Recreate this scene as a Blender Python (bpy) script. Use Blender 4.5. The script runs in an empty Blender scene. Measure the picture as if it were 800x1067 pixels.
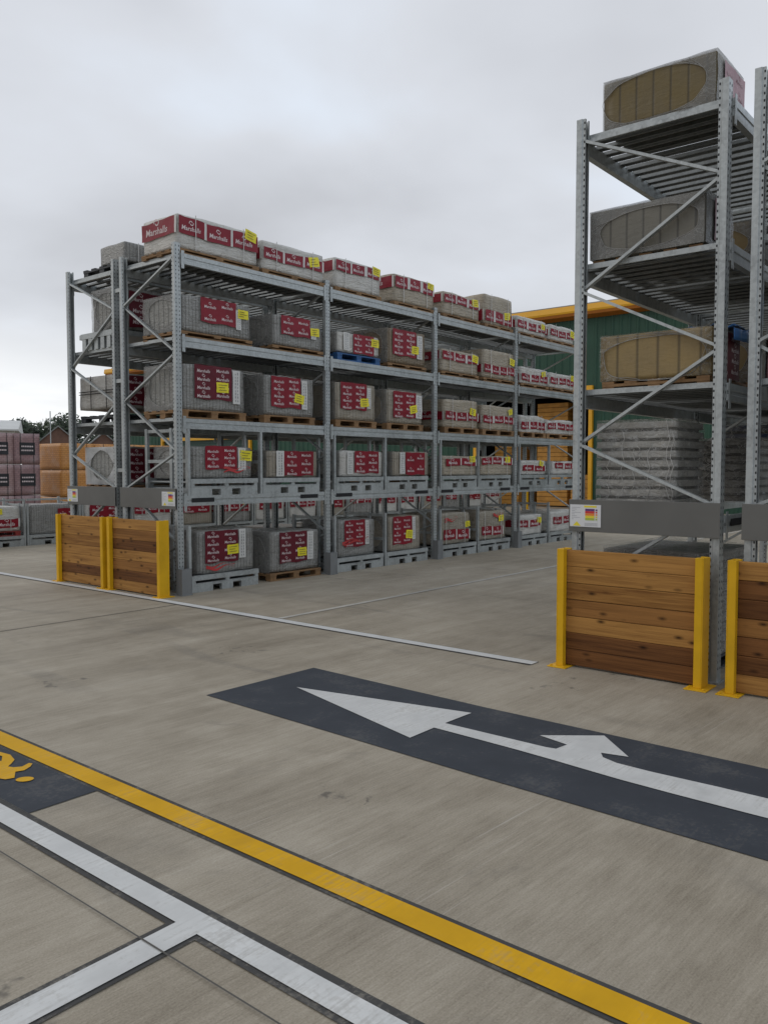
import bpy, bmesh, math, random
from mathutils import Vector, Matrix, noise
random.seed(7)
R = math.radians
S = bpy.context.scene
COL = S.collection

# ------------------------------------------------------------------ helpers
class MB:
    """collects faces for ONE mesh object"""
    def __init__(s): s.v = []; s.f = []; s.m = []
    def face(s, pts, mi=0):
        n = len(s.v); s.v += [tuple(p) for p in pts]; s.f.append(tuple(range(n, n+len(pts)))); s.m.append(mi)
    def box(s, x0, x1, y0, y1, z0, z1, mi=0):
        n = len(s.v)
        s.v += [(x0,y0,z0),(x1,y0,z0),(x1,y1,z0),(x0,y1,z0),(x0,y0,z1),(x1,y0,z1),(x1,y1,z1),(x0,y1,z1)]
        for q in ((0,3,2,1),(4,5,6,7),(0,1,5,4),(1,2,6,5),(2,3,7,6),(3,0,4,7)):
            s.f.append(tuple(n+i for i in q)); s.m.append(mi)
        return s
    def prism(s, poly, a, b, axis, mi=0):
        """poly: 2d outline; extruded from a to b along axis ('x': poly=(y,z), 'y': (x,z), 'z': (x,y))"""
        def P(u, w, t): return (t,u,w) if axis == 'x' else ((u,t,w) if axis == 'y' else (u,w,t))
        n = len(s.v); k = len(poly)
        s.v += [P(u,w,a) for u,w in poly] + [P(u,w,b) for u,w in poly]
        s.f.append(tuple(range(n, n+k))); s.m.append(mi)
        s.f.append(tuple(range(n+2*k-1, n+k-1, -1))); s.m.append(mi)
        for i in range(k):
            j = (i+1) % k
            s.f.append((n+i, n+k+i, n+k+j, n+j)); s.m.append(mi)
        return s
    def bar(s, p, q, w, h, mi=0, up=(0,0,1)):
        p = Vector(p); q = Vector(q); d = (q-p).normalized(); u = Vector(up)
        if abs(d.dot(u)) > .98: u = Vector((1,0,0))
        a = d.cross(u).normalized()*w/2; b = a.cross(d).normalized()*h/2
        n = len(s.v)
        for c in (p, q): s.v += [tuple(c-a-b), tuple(c+a-b), tuple(c+a+b), tuple(c-a+b)]
        for f in ((0,1,2,3),(7,6,5,4),(0,4,5,1),(1,5,6,2),(2,6,7,3),(3,7,4,0)):
            s.f.append(tuple(n+i for i in f)); s.m.append(mi)
        return s
    def tube(s, pts, r, k=6, mi=0, closed=False):
        pts = [Vector(p) for p in pts]; n0 = len(s.v); N = len(pts)
        for i, p in enumerate(pts):
            a = pts[(i-1) % N] if (closed or i > 0) else p; b = pts[(i+1) % N] if (closed or i < N-1) else p
            d = (b-a).normalized(); u = Vector((0,0,1)) if abs(d.z) < .9 else Vector((1,0,0))
            x = d.cross(u).normalized(); y = x.cross(d)
            for j in range(k):
                t = 2*math.pi*j/k; s.v.append(tuple(p + x*r*math.cos(t) + y*r*math.sin(t)))
        for i in range(N if closed else N-1):
            for j in range(k):
                s.f.append((n0+i*k+j, n0+i*k+(j+1) % k, n0+((i+1) % N)*k+(j+1) % k, n0+((i+1) % N)*k+j)); s.m.append(mi)
        return s
    def grid(s, fn, nu, nv, mi=0):
        n = len(s.v)
        for j in range(nv+1):
            for i in range(nu+1): s.v.append(tuple(fn(i/nu, j/nv)))
        for j in range(nv):
            for i in range(nu):
                a = n+j*(nu+1)+i
                s.f.append((a, a+1, a+nu+2, a+nu+1)); s.m.append(mi(i/nu, j/nv) if callable(mi) else mi)
        return s
    def mesh(s, name, mats, smooth=False):
        me = bpy.data.meshes.new(name); me.from_pydata(s.v, [], s.f)
        for m in (mats if isinstance(mats, (list, tuple)) else [mats]): me.materials.append(m)
        if any(s.m): me.polygons.foreach_set('material_index', s.m)
        if smooth: me.polygons.foreach_set('use_smooth', [True]*len(me.polygons))
        me.update(); return me
    def build(s, name, mats, parent=None, smooth=False, loc=None):
        return link(name, s.mesh(name, mats, smooth), parent, loc)

def link(name, me, parent=None, loc=None):
    o = bpy.data.objects.new(name, me); COL.objects.link(o)
    if parent is not None: o.parent = parent
    if loc is not None: o.location = loc
    return o
def bevel(o, w=.004, seg=1):
    m = o.modifiers.new('edge', 'BEVEL'); m.width = w; m.segments = seg; m.limit_method = 'ANGLE'; return o
def tag(o, label, cat, group=None):
    o['label'] = label; o['category'] = cat
    if group: o['group'] = group
    return o
def thing(name, label, cat, loc=(0,0,0), rz=0, group=None):
    o = bpy.data.objects.new(name, None); COL.objects.link(o); o.location = loc; o.rotation_euler = (0,0,rz)
    o.empty_display_size = .1
    return tag(o, label, cat, group)
def struct(o, kind='structure'): o['kind'] = kind; return o
def copy_tree(o, parent=None):
    c = o.copy(); COL.objects.link(c)
    if parent is not None: c.parent = parent
    for ch in list(o.children): copy_tree(ch, c)
    return c

# ------------------------------------------------------------------ materials
class NT:
    def __init__(s, name):
        s.mat = bpy.data.materials.new(name); s.mat.use_nodes = True; s.t = s.mat.node_tree
        s.t.nodes.clear(); s.out = s.t.nodes.new('ShaderNodeOutputMaterial')
    def n(s, typ, **kw):
        nd = s.t.nodes.new(typ)
        for k, v in kw.items():
            if k == 'ins':
                for i, x in v.items(): s.set(nd, i, x)
            else: setattr(nd, k, v)
        return nd
    def set(s, nd, i, x):
        if isinstance(x, bpy.types.NodeSocket): s.t.links.new(x, nd.inputs[i])
        else: nd.inputs[i].default_value = x
    def coord(s, kind='Object', scale=(1,1,1), rot=(0,0,0), loc=(0,0,0)):
        src = s.n('ShaderNodeNewGeometry').outputs['Position'] if kind == 'World' else s.n('ShaderNodeTexCoord').outputs[kind]
        return s.n('ShaderNodeMapping', ins={0: src, 'Scale': scale, 'Rotation': rot, 'Location': loc}).outputs[0]
    def noise(s, vec, scale, detail=4, rough=.55, dist=0):
        return s.n('ShaderNodeTexNoise', ins={'Vector': vec, 'Scale': scale, 'Detail': detail, 'Roughness': rough, 'Distortion': dist}).outputs['Fac']
    def ramp(s, fac, stops, interp='LINEAR'):
        r = s.n('ShaderNodeValToRGB', ins={0: fac}); cr = r.color_ramp; cr.interpolation = interp
        while len(cr.elements) > 1: cr.elements.remove(cr.elements[0])
        cr.elements[0].position = stops[0][0]; c = stops[0][1]; cr.elements[0].color = (*c, 1) if isinstance(c, tuple) else (c, c, c, 1)
        for p, c in stops[1:]:
            e = cr.elements.new(p); e.color = (*c, 1) if isinstance(c, tuple) else (c, c, c, 1)
        return r.outputs['Color']
    def mix(s, a, b, fac, mode='MIX'):
        m = s.n('ShaderNodeMix', data_type='RGBA', blend_type=mode)
        s.set(m, 0, fac)
        for i, x in ((6, a), (7, b)):
            if isinstance(x, tuple): x = (*x, 1) if len(x) == 3 else x
            s.set(m, i, x)
        return m.outputs[2]
    def math(s, op, a, b=0., c=None):
        m = s.n('ShaderNodeMath', operation=op); s.set(m, 0, a); s.set(m, 1, b)
        if c is not None: s.set(m, 2, c)
        return m.outputs[0]
    def bump(s, h, strength=.3, dist=.01):
        return s.n('ShaderNodeBump', ins={'Height': h, 'Strength': strength, 'Distance': dist}).outputs[0]
    def bsdf(s, col, rough=.6, metal=0., normal=None, spec=None, link=True):
        b = s.n('ShaderNodeBsdfPrincipled')
        if isinstance(col, tuple): col = (*col, 1)
        s.set(b, 'Base Color', col); s.set(b, 'Roughness', rough); s.set(b, 'Metallic', metal)
        if normal is not None: s.set(b, 'Normal', normal)
        if spec is not None: s.set(b, 'Specular IOR Level', spec)
        if link: s.t.links.new(b.outputs[0], s.out.inputs[0])
        return b.outputs[0]

def simple(name, col, rough=.6, metal=0., var=.18, scale=6., bump=.0, bscale=30., spec=None):
    t = NT(name); v = t.coord('World')
    n1 = t.noise(v, scale, 5); n2 = t.noise(v, scale*.17, 3)
    f = t.math('ADD', t.math('MULTIPLY', n1, .6), t.math('MULTIPLY', n2, .4))
    dk = tuple(c*(1-var*1.6) for c in col); lt = tuple(min(1, c*(1+var)) for c in col)
    c = t.ramp(f, [(.3, dk), (.52, col), (.72, lt)])
    nm = t.bump(t.noise(v, bscale, 4), bump) if bump else None
    t.bsdf(c, rough, metal, nm, spec); return t.mat

def concrete():
    t = NT('brushed_concrete')
    w = t.coord('World')
    rotv = t.coord('World', rot=(0,0,R(3)))
    def sm(sx, sy, off=0): return t.n('ShaderNodeMapping', ins={0: rotv, 'Scale': (sx, sy, 1), 'Location': (off, off*2, 0)}).outputs[0]
    big = t.noise(w, .22, 4, .6); mid = t.noise(sm(.35, 1.1, 3), 1.4, 5, .6, .4)
    st1 = t.noise(sm(.22, 3.2), 1.6, 5, .62); st2 = t.noise(sm(1.6, 26, 5), 1.5, 5, .7); st3 = t.noise(sm(6, 95, 9), 1.5, 3, .7)
    sp = t.noise(w, 120, 3, .7)
    f = t.math('MULTIPLY', big, .26); f = t.math('MULTIPLY_ADD', mid, .24, f); f = t.math('MULTIPLY_ADD', st1, .16, f); f = t.math('MULTIPLY_ADD', t.noise(w, 3.1, 6, .65), .16, f)
    f = t.math('MULTIPLY_ADD', st2, .18, f); f = t.math('MULTIPLY_ADD', st3, .17, f); f = t.math('MULTIPLY_ADD', sp, .26, f)
    f = t.math('SUBTRACT', f, .19)
    c = t.ramp(f, [(.35, (.145,.121,.087)), (.44, (.222,.189,.141)), (.52, (.295,.256,.197)), (.60, (.365,.322,.255)), (.70, (.47,.425,.35))])
    # scuffs: sparse pale scratch bundles and a few dark stains
    scm = t.ramp(t.noise(sm(.5, 1.5, 21), 1.1, 3, .5), [(.60, 0.), (.72, 1.)])
    scl = t.ramp(t.noise(sm(.25, 40, 2), 2., 2, .5), [(.56, 0.), (.66, .55)])
    c = t.mix(c, (.46,.43,.38), t.math('MULTIPLY', scm, scl))
    stn = t.ramp(t.noise(w, 1.7, 6, .65, .6), [(.60, 0.), (.76, .5)])
    c = t.mix(c, (.15,.132,.108), stn)
    # faint tyre tracks: bundles of dark lines wandering along the lane
    wob = t.noise(t.coord('World', scale=(.9, .16, 1)), 1., 2, .4)
    ty = t.math('ADD', t.n('ShaderNodeSeparateXYZ', ins={0: w}).outputs[0], t.math('MULTIPLY', wob, 3.2))
    ln = t.ramp(t.math('ABSOLUTE', t.math('SUBTRACT', t.math('FRACT', t.math('DIVIDE', ty, 1.37)), .5)), [(.0, 1.), (.055, .75), (.085, 0.)])
    brk = t.ramp(t.noise(w, .8, 4, .6), [(.46, 0.), (.62, .40)])
    trd = t.ramp(t.noise(sm(22, 22, 4), 1.5, 3, .7), [(.35, .35), (.6, 1.)])
    c = t.mix(c, (.135,.125,.110), t.math('MULTIPLY', t.math('MULTIPLY', ln, brk), trd))
    oil = t.n('ShaderNodeTexVoronoi', feature='F1', ins={'Vector': t.n('ShaderNodeVectorMath', operation='ADD', ins={0: w, 1: t.n('ShaderNodeTexNoise', ins={'Vector': w, 'Scale': 9., 'Detail': 3.}).outputs['Color']}).outputs[0], 'Scale': .75, 'Randomness': 1.}).outputs['Distance']
    c = t.mix(c, (.09,.08,.068), t.ramp(oil, [(.03, .75), (.06, .35), (.10, 0.)]))
    drop = t.n('ShaderNodeTexVoronoi', feature='F1', ins={'Vector': w, 'Scale': 1.6, 'Randomness': 1.}).outputs['Distance']
    c = t.mix(c, (.55,.53,.49), t.ramp(drop, [(.010, .8), (.017, 0.)]))
    h = t.math('MULTIPLY_ADD', st3, .8, t.math('MULTIPLY', sp, .5))
    t.bsdf(c, t.ramp(mid, [(.3, .62), (.7, .82)]), 0, t.bump(h, .35, .004), .25)
    return t.mat

def paint(name, col, wear=.35, rough=.5, under=(.26,.235,.195)):
    t = NT(name); w = t.coord('World'); a = t.noise(w, 42, 5, .7); b = t.noise(w, 3.2, 4, .6)
    s = t.noise(t.coord('World', scale=(1.2, 30, 1), rot=(0,0,R(3))), 2., 3, .6)
    f = t.math('MULTIPLY_ADD', b, .45, t.math('MULTIPLY', a, .4)); f = t.math('MULTIPLY_ADD', s, .2, f)
    c = t.ramp(b, [(.3, tuple(x*.82 for x in col)), (.7, tuple(min(1, x*1.1) for x in col))])
    c = t.mix(c, tuple(x*.90 for x in col), t.ramp(s, [(.45, 0.), (.62, .8)]))
    c = t.mix(c, tuple(x*.55+.02 for x in col), t.ramp(t.noise(w, 2.1, 6, .7, .8), [(.58, 0.), (.78, .4)]))
    c = t.mix(c, under, t.ramp(f, [(.55, 0.), (.64, wear)]))
    t.bsdf(c, rough+.15, 0, t.bump(a, .2, .003), .22); return t.mat

def steel(name='galvanised_steel', col=(.40,.42,.415), rough=.42, metal=.5):
    t = NT(name); w = t.coord('Object'); g = t.coord('World')
    vor = t.n('ShaderNodeTexVoronoi', ins={'Vector': w, 'Scale': 45.}).outputs['Color']
    sep = t.n('ShaderNodeSeparateColor', ins={0: vor}).outputs[0]
    n = t.noise(g, 2.2, 5, .65)
    st = t.noise(t.coord('World', scale=(6,6,.7)), 3., 4, .6)
    f = t.math('MULTIPLY_ADD', n, .55, t.math('MULTIPLY', sep, .14)); f = t.math('MULTIPLY_ADD', st, .32, f)
    c = t.ramp(f, [(.3, tuple(x*.62 for x in col)), (.52, col), (.75, tuple(x*1.22 for x in col))])
    sc_ = t.noise(g, 7.5, 6, .75)
    c = t.mix(c, (.16,.145,.125), t.ramp(sc_, [(.60, 0.), (.74, .55)])); c = t.mix(c, (.58,.59,.59), t.ramp(sc_, [(.28, .5), (.38, 0.)]))
    t.bsdf(c, t.ramp(n, [(.3, rough-.1), (.7, rough+.12)]), metal); return t.mat

def wood(name, a, b, knots=True, sc=1.):
    """planks running along object Y (or X); grain stretched along them"""
    t = NT(name); w = t.coord('World', scale=(3., .55, 9.)); w2 = t.coord('World', scale=(14, 1.1, 46))
    n1 = t.noise(w, 1.8*sc, 5, .6, .5); n2 = t.noise(w2, 1.6*sc, 4, .6, .8)
    pl = t.n('ShaderNodeSeparateXYZ', ins={0: t.coord('World', scale=(1,1,7.4))}).outputs[2]
    pr = t.n('ShaderNodeTexWhiteNoise', noise_dimensions='1D', ins={'W': t.math('FLOOR', pl)}).outputs[0]
    f = t.math('MULTIPLY_ADD', n2, .45, t.math('MULTIPLY', n1, .45)); f = t.math('MULTIPLY_ADD', pr, .12, f)
    c = t.ramp(f, [(.34, b), (.56, a), (.74, tuple(min(1, x*1.3) for x in a))])
    if knots:
        v = t.n('ShaderNodeTexVoronoi', feature='F1', ins={'Vector': t.coord('World', scale=(.2, 2.6, 6.2)), 'Scale': 1.9, 'Randomness': 1.}).outputs['Distance']
        c = t.mix(c, tuple(x*.28 for x in b), t.ramp(v, [(.05, .95), (.13, .5), (.24, 0.)]))
    t.bsdf(c, .62, 0, t.bump(n2, .3, .004), .15); return t.mat

def stone(name, col, seam_axis=None, pitch=.06, seam=.35, film=.3, layer=0., gloss=.36, fold=1.):
    """stacked slabs seen through stretch film: seams between slabs, milky folds in the film"""
    t = NT(name); o = t.coord('Object'); n = t.noise(o, 5., 5, .6); big = t.noise(t.coord('World'), 1.3, 3)
    gr = t.noise(t.coord('Object', scale=(1,1,.35)), 38., 5, .7)
    c = t.ramp(t.math('ADD', t.math('MULTIPLY_ADD', n, .5, t.math('MULTIPLY', big, .2)), t.math('MULTIPLY', gr, .3)), [(.3, tuple(x*.72 for x in col)), (.52, col), (.75, tuple(min(1, x*1.2) for x in col))])
    sep = t.n('ShaderNodeSeparateXYZ', ins={0: o})
    def seams(ax, p, wd):
        q = t.math('DIVIDE', sep.outputs[ax], p); fr = t.math('FRACT', q)
        d = t.math('ABSOLUTE', t.math('SUBTRACT', fr, .5))
        return t.ramp(d, [(0., 1.), (wd, 0.)])
    k = None
    if seam_axis is not None:
        k = seams(seam_axis, pitch, .10)
        c = t.mix(c, tuple(x*.35 for x in col), t.math('MULTIPLY', k, seam))
    if layer:
        k2 = seams(2, .052, .16)
        wig = t.ramp(t.noise(t.coord('Object', scale=(2, 2, 9)), 3., 3), [(.42, 0.), (.62, 1.)])
        c = t.mix(c, tuple(x*.3 for x in col), t.math('MULTIPLY', t.math('MULTIPLY', k2, wig), layer))
    # film: milky creases
    cr = t.noise(t.coord('Object', scale=(1.6, 1.6, 6)), 3.2, 6, .62, 1.6)
    crl = t.ramp(t.math('ABSOLUTE', t.math('SUBTRACT', cr, .5)), [(0., 1.), (.035, 0.)])
    cr2 = t.noise(t.coord('Object', scale=(5, 5, 1.2), loc=(3,1,2)), 2.4, 5, .6, 1.2)
    crl2 = t.ramp(t.math('ABSOLUTE', t.math('SUBTRACT', cr2, .5)), [(0., 1.), (.03, 0.)])
    cf = t.math('MULTIPLY', t.math('MAXIMUM', crl, crl2), film)
    milky = t.ramp(t.noise(o, 2.6, 4, .6), [(.4, 0.), (.7, film*.6)])
    c = t.mix(c, (.62,.62,.60), t.math('MAXIMUM', cf, milky))
    h = t.math('MULTIPLY_ADD', cr2, .6, cr)
    h = t.math('SUBTRACT', h, t.math('MULTIPLY', k, .5*seam)) if k is not None else h
    t.bsdf(c, t.ramp(n, [(.3, gloss-.14), (.7, gloss+.12)]), 0, t.bump(h, .8*fold, .03), .55); return t.mat

def filmmat(name, col, alpha=.5, rough=.25, fold=.4, crease=.22):
    t = NT(name); o = t.coord('Object')
    cr = t.noise(t.coord('Object', scale=(3, 1.6, 4)), 3., 6, .62, 1.5)
    line = t.ramp(t.math('ABSOLUTE', t.math('SUBTRACT', cr, .5)), [(0., 1.), (.03, 0.)])
    c = t.mix(col, (.5,.5,.48), t.math('MULTIPLY', line, crease))
    b = t.bsdf(c, rough, 0, t.bump(cr, fold, .012), .5, link=False)
    tr = t.n('ShaderNodeBsdfTransparent').outputs[0]
    a = t.math('MINIMUM', 1., t.math('MULTIPLY_ADD', line, crease*.5, t.math('MULTIPLY_ADD', t.noise(o, 4., 4), .2, alpha-.10)))
    m = t.n('ShaderNodeMixShader', ins={0: a, 1: tr, 2: b}).outputs[0]
    t.t.links.new(m, t.out.inputs[0]); return t.mat

M = {}
M['concrete'] = concrete()
M['white_paint'] = paint('white_road_paint', (.55,.545,.525), .3)
M['yellow_paint'] = paint('yellow_road_paint', (.60,.325,.006), .25)
M['dark_paint'] = paint('dark_road_coating', (.042,.047,.056), .14, .6)
M['border_paint'] = paint('dark_edge_line', (.060,.058,.055), .5, .62)
M['joint'] = simple('joint_filler', (.075,.068,.058), .8)
M['pale_joint'] = simple('pale_joint_filler', (.40,.375,.33), .7)
M['steel'] = steel()
M['steel_shaded'] = steel('shaded_galvanised_steel', (.20,.212,.212), .5, .5)  # steel colour darkened to carry the shade under the decks
M['plate'] = simple('grey_painted_panel', (.125,.122,.112), .55, .1, .1, 3.)
M['guard'] = simple('grey_column_guard', (.20,.205,.205), .5, .2, .12, 5.)
M['slot'] = simple('slot_shadow', (.016,.016,.017), .9)
M['yellow'] = simple('yellow_powder_coat', (.66,.37,.010), .5, 0, .12, 4., spec=.25)
M['wood_honey'] = wood('honey_sleeper_timber', (.37,.185,.052), (.16,.066,.018))
M['wood_mid'] = wood('mid_sleeper_timber', (.265,.122,.036), (.12,.048,.014))
M['wood_dark'] = wood('dark_sleeper_timber', (.175,.073,.024), (.08,.031,.011))
M['pallet'] = simple('raw_pallet_timber', (.23,.13,.058), .8, 0, .3, 9.)
M['pallet_blue'] = simple('blue_pallet_paint', (.02,.09,.24), .6, 0, .25, 9.)
M['pallet_grey'] = simple('dark_plastic_pallet', (.03,.032,.036), .6, 0, .2, 9.)
M['pallet_red'] = simple('red_pallet_paint', (.22,.025,.02), .6, 0, .25, 9.)
M['red'] = simple('red_printed_film', (.215,.009,.020), .42, 0, .16, 5., .5, 12., .28)
M['red_dark'] = simple('deep_red_printed_film', (.115,.008,.017), .42, 0, .16, 5., .5, 12., .28)
M['red_faded'] = simple('faded_pink_printed_film', (.26,.095,.115), .36, 0, .2, 5., .5, 12.)
M['ink_faded'] = simple('faded_print', (.36,.22,.23), .5)
M['ink'] = simple('white_print', (.60,.50,.49), .5, 0, .05)
M['strip'] = simple('clear_film_strip', (.52,.50,.47), .35, 0, .15)
M['white_label'] = simple('white_paper_label', (.58,.57,.54), .5, 0, .08)
M['grey_ink'] = simple('grey_print', (.26,.26,.26), .5)
M['tag'] = simple('yellow_paper_tag', (.76,.66,.02), .5, 0, .1)
M['tag_ink'] = simple('marker_ink', (.16,.10,.03), .6)
M['redtape'] = simple('red_marker_spray', (.45,.035,.035), .5, 0, .2)
M['grey'] = stone('grey_slabs_in_film', (.215,.207,.188), 0, .052, .75, .20, 0, .30)
M['greyend'] = stone('grey_slab_ends', (.21,.205,.185), 1, .10, .8, .10)
M['pale'] = stone('pale_slabs_in_film', (.50,.475,.425), None, 0, 0, .42, .30)
M['tan'] = stone('tan_slabs_in_film', (.33,.272,.19), None, 0, 0, .20, .85)
M['brown'] = stone('brown_slabs_in_film', (.19,.14,.085), 0, .075, .7, .06)
M['buff'] = stone('buff_slabs_in_film', (.275,.235,.175), 0, .07, .65, .14)
M['olive'] = stone('olive_stone_slabs', (.125,.088,.026), 1, .135, 1., .0, 0, .55, .25)
M['olive_grey'] = stone('olive_grey_stone_slabs', (.135,.125,.10), 1, .135, .95, .0, 0, .55, .25)
M['khaki'] = stone('khaki_stone_slabs', (.25,.175,.07), 1, .165, 1., .0, 0, .6, .25)
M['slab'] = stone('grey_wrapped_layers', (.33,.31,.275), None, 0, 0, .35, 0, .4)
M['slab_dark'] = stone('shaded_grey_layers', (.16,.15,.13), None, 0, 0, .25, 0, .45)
M['film'] = filmmat('milky_stretch_film', (.235,.23,.215), .55)
M['film_clear'] = filmmat('clear_stretch_film', (.34,.32,.27), .17, .18, .6, .6)
M['film_white'] = filmmat('white_stretch_film', (.60,.60,.59), .62)
M['film_wrap'] = filmmat('creased_wrap_film', (.40,.385,.35), .26, .16, .9, .75)
M['film_edge'] = simple('film_rim', (.30,.29,.275), .35)
M['blue_film'] = simple('blue_sheet', (.045,.16,.40), .4, 0, .3, 5., .6, 8.)
M['navy'] = simple('navy_sheet', (.012,.03,.085), .4, 0, .3, 5., .6, 8.)
M['sign'] = simple('white_sign_board', (.62,.62,.62), .4, 0, .03)
for nme, c in dict(sg_y=(.72,.60,.03), sg_p=(.10,.03,.16), sg_r=(.55,.03,.03), sg_o=(.72,.22,.03), sg_g=(.35,.45,.06), sg_k=(.28,.28,.30)).items():
    M[nme] = simple('sign_print_'+nme[-1]*2, c, .5, 0, .03)
M['green'] = simple('green_wall_sheet', (.014,.060,.034), .6, 0, .18, 1.2)
M['green_dark'] = simple('green_door_sheet', (.012,.045,.034), .5, 0, .2, 2.)
M['fascia'] = simple('yellow_fascia_sheet', (.72,.36,.015), .45, 0, .08, 1.5)
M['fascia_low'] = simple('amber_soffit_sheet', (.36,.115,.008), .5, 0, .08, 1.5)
M['roof_grey'] = simple('grey_roof_sheet', (.25,.25,.25), .6)
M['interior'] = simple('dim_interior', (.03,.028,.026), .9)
M['amber'] = simple('amber_timber', (.50,.24,.045), .7, 0, .25, 4.)

# ------------------------------------------------------------------ camera (axes measured from the vanishing points)
f_px, H = 863., 1.6
fx = Vector((0.769413, 0.636578, -0.052650)).normalized()
right = Vector((0.637462, -0.770481, 0)); right = (right - fx*right.dot(fx)).normalized()
upv = right.cross(fx)
cam_d = bpy.data.cameras.new('camera'); cam = bpy.data.objects.new('camera', cam_d); COL.objects.link(cam)
cam_d.sensor_fit = 'VERTICAL'; cam_d.sensor_height = 36; cam_d.lens = 36*f_px/1067.; cam_d.clip_end = 2000; cam_d.clip_start = .05
mw = Matrix((right, upv, -fx)).transposed().to_4x4(); mw.translation = (0, 0, H); cam.matrix_world = mw
S.camera = cam

# ------------------------------------------------------------------ sky and light
W = bpy.data.worlds.new('World'); S.world = W; W.use_nodes = True
wt = W.node_tree; wt.nodes.clear()
def wn(typ, **kw):
    nd = wt.nodes.new(typ)
    for k, v in kw.items():
        if k == 'ins':
            for i, x in v.items():
                if isinstance(x, bpy.types.NodeSocket): wt.links.new(x, nd.inputs[i])
                else: nd.inputs[i].default_value = x
        else: setattr(nd, k, v)
    return nd
SUN_EL, SUN_AZ = R(38), R(118)      # azimuth of the light measured from +X towards +Y
sky = wn('ShaderNodeTexSky', sky_type='NISHITA', sun_disc=False, sun_elevation=SUN_EL, sun_rotation=R(90)-SUN_AZ, altitude=50, air_density=1.2, dust_density=2.5)
bg1 = wn('ShaderNodeBackground', ins={0: sky.outputs[0], 1: .09})
gen = wn('ShaderNodeTexCoord').outputs['Generated']
sx = wn('ShaderNodeSeparateXYZ', ins={0: gen})
def wm(op, a, b=0.): return wn('ShaderNodeMath', operation=op, ins={0: a, 1: b}).outputs[0]
zc = wm('ADD', wm('MAXIMUM', sx.outputs[2], 0.), .22)
pv = wn('ShaderNodeCombineXYZ', ins={0: wm('DIVIDE', sx.outputs[0], zc), 1: wm('DIVIDE', sx.outputs[1], zc), 2: 0.}).outputs[0]
pm = wn('ShaderNodeMapping', ins={0: pv, 'Location': (-4.4, -3.3, 0), 'Scale': (1, 1, 1)}).outputs[0]
n1 = wn('ShaderNodeTexNoise', ins={'Vector': pm, 'Scale': .55, 'Detail': 4., 'Roughness': .42, 'Distortion': .2}).outputs['Fac']
n2 = wn('ShaderNodeTexNoise', ins={'Vector': pm, 'Scale': 1.5, 'Detail': 5., 'Roughness': .45, 'Distortion': .2}).outputs['Fac']
nn = wm('ADD', wm('MULTIPLY', n1, .62), wm('MULTIPLY', n2, .38))
bias = wm('ADD', wm('MULTIPLY', sx.outputs[0], .637), wm('MULTIPLY', sx.outputs[1], -.770))
nn = wm('ADD', nn, wm('MULTIPLY', bias, .14))
cr = wn('ShaderNodeValToRGB', ins={0: nn}); e = cr.color_ramp.elements
e[0].position = .33; e[0].color = (.50,.51,.54,1); e[1].position = .59; e[1].color = (.80,.88,.99,1)
m_ = cr.color_ramp.elements.new(.49); m_.color = (.69,.715,.765,1)
# clear bright strip low over the far trees (the direction away from the building)
hz = wn('ShaderNodeMapRange', ins={0: sx.outputs[2], 1: .05, 2: .19, 3: 1., 4: 0.}); hz.interpolation_type = 'SMOOTHSTEP'
dirl = wm('ADD', wm('MULTIPLY', sx.outputs[0], .30), wm('MULTIPLY', sx.outputs[1], .954))
dm = wn('ShaderNodeMapRange', ins={0: dirl, 1: .90, 2: .99, 3: 0., 4: 1.}); dm.interpolation_type = 'SMOOTHSTEP'
n3 = wn('ShaderNodeTexNoise', ins={'Vector': wn('ShaderNodeMapping', ins={0: gen, 'Scale': (3., 3., 14.)}).outputs[0], 'Scale': 1.6, 'Detail': 5.}).outputs['Fac']
hf = wm('MULTIPLY', wm('MULTIPLY', hz.outputs[0], dm.outputs[0]), wm('MINIMUM', wm('MULTIPLY', n3, 2.), 1.))
cm = wn('ShaderNodeMix', data_type='RGBA', ins={0: hf, 6: cr.outputs[0], 7: (1.08,1.10,1.12,1)})
bg2 = wn('ShaderNodeBackground', ins={0: cm.outputs[2], 1: 1.0})
mx = wn('ShaderNodeMixShader', ins={0: .93, 1: bg1.outputs[0], 2: bg2.outputs[0]})
wt.links.new(mx.outputs[0], wn('ShaderNodeOutputWorld').inputs[0])
sl = bpy.data.lights.new('sun', 'SUN'); sl.energy = .55; sl.angle = R(40); sl.color = (1, .96, .9)
so = bpy.data.objects.new('sun', sl); COL.objects.link(so)
sd = Vector((math.cos(SUN_EL)*math.cos(SUN_AZ), math.cos(SUN_EL)*math.sin(SUN_AZ), math.sin(SUN_EL)))
so.rotation_euler = sd.to_track_quat('Z', 'Y').to_euler()
S.view_settings.view_transform = 'Standard'; S.view_settings.look = 'None'; S.view_settings.gamma = 1; S.view_settings.exposure = .08
try: S.view_settings.use_curve_mapping = False
except Exception: pass

# ------------------------------------------------------------------ ground and painted markings
g = MB(); g.face([(-300,-300,0),(500,-300,0),(500,500,0),(-300,500,0)])
struct(g.build('ground', M['concrete']))
def sheet(name, polys, z, mat):
    m = MB()
    for p in polys: m.face([(x,y,z) for x,y in p])
    return struct(m.build(name, mat))
def rect(x0,x1,y0,y1): return [(x0,y0),(x1,y0),(x1,y1),(x0,y1)]
def strip(pts_l, pts_r): return pts_l + pts_r[::-1]
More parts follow.
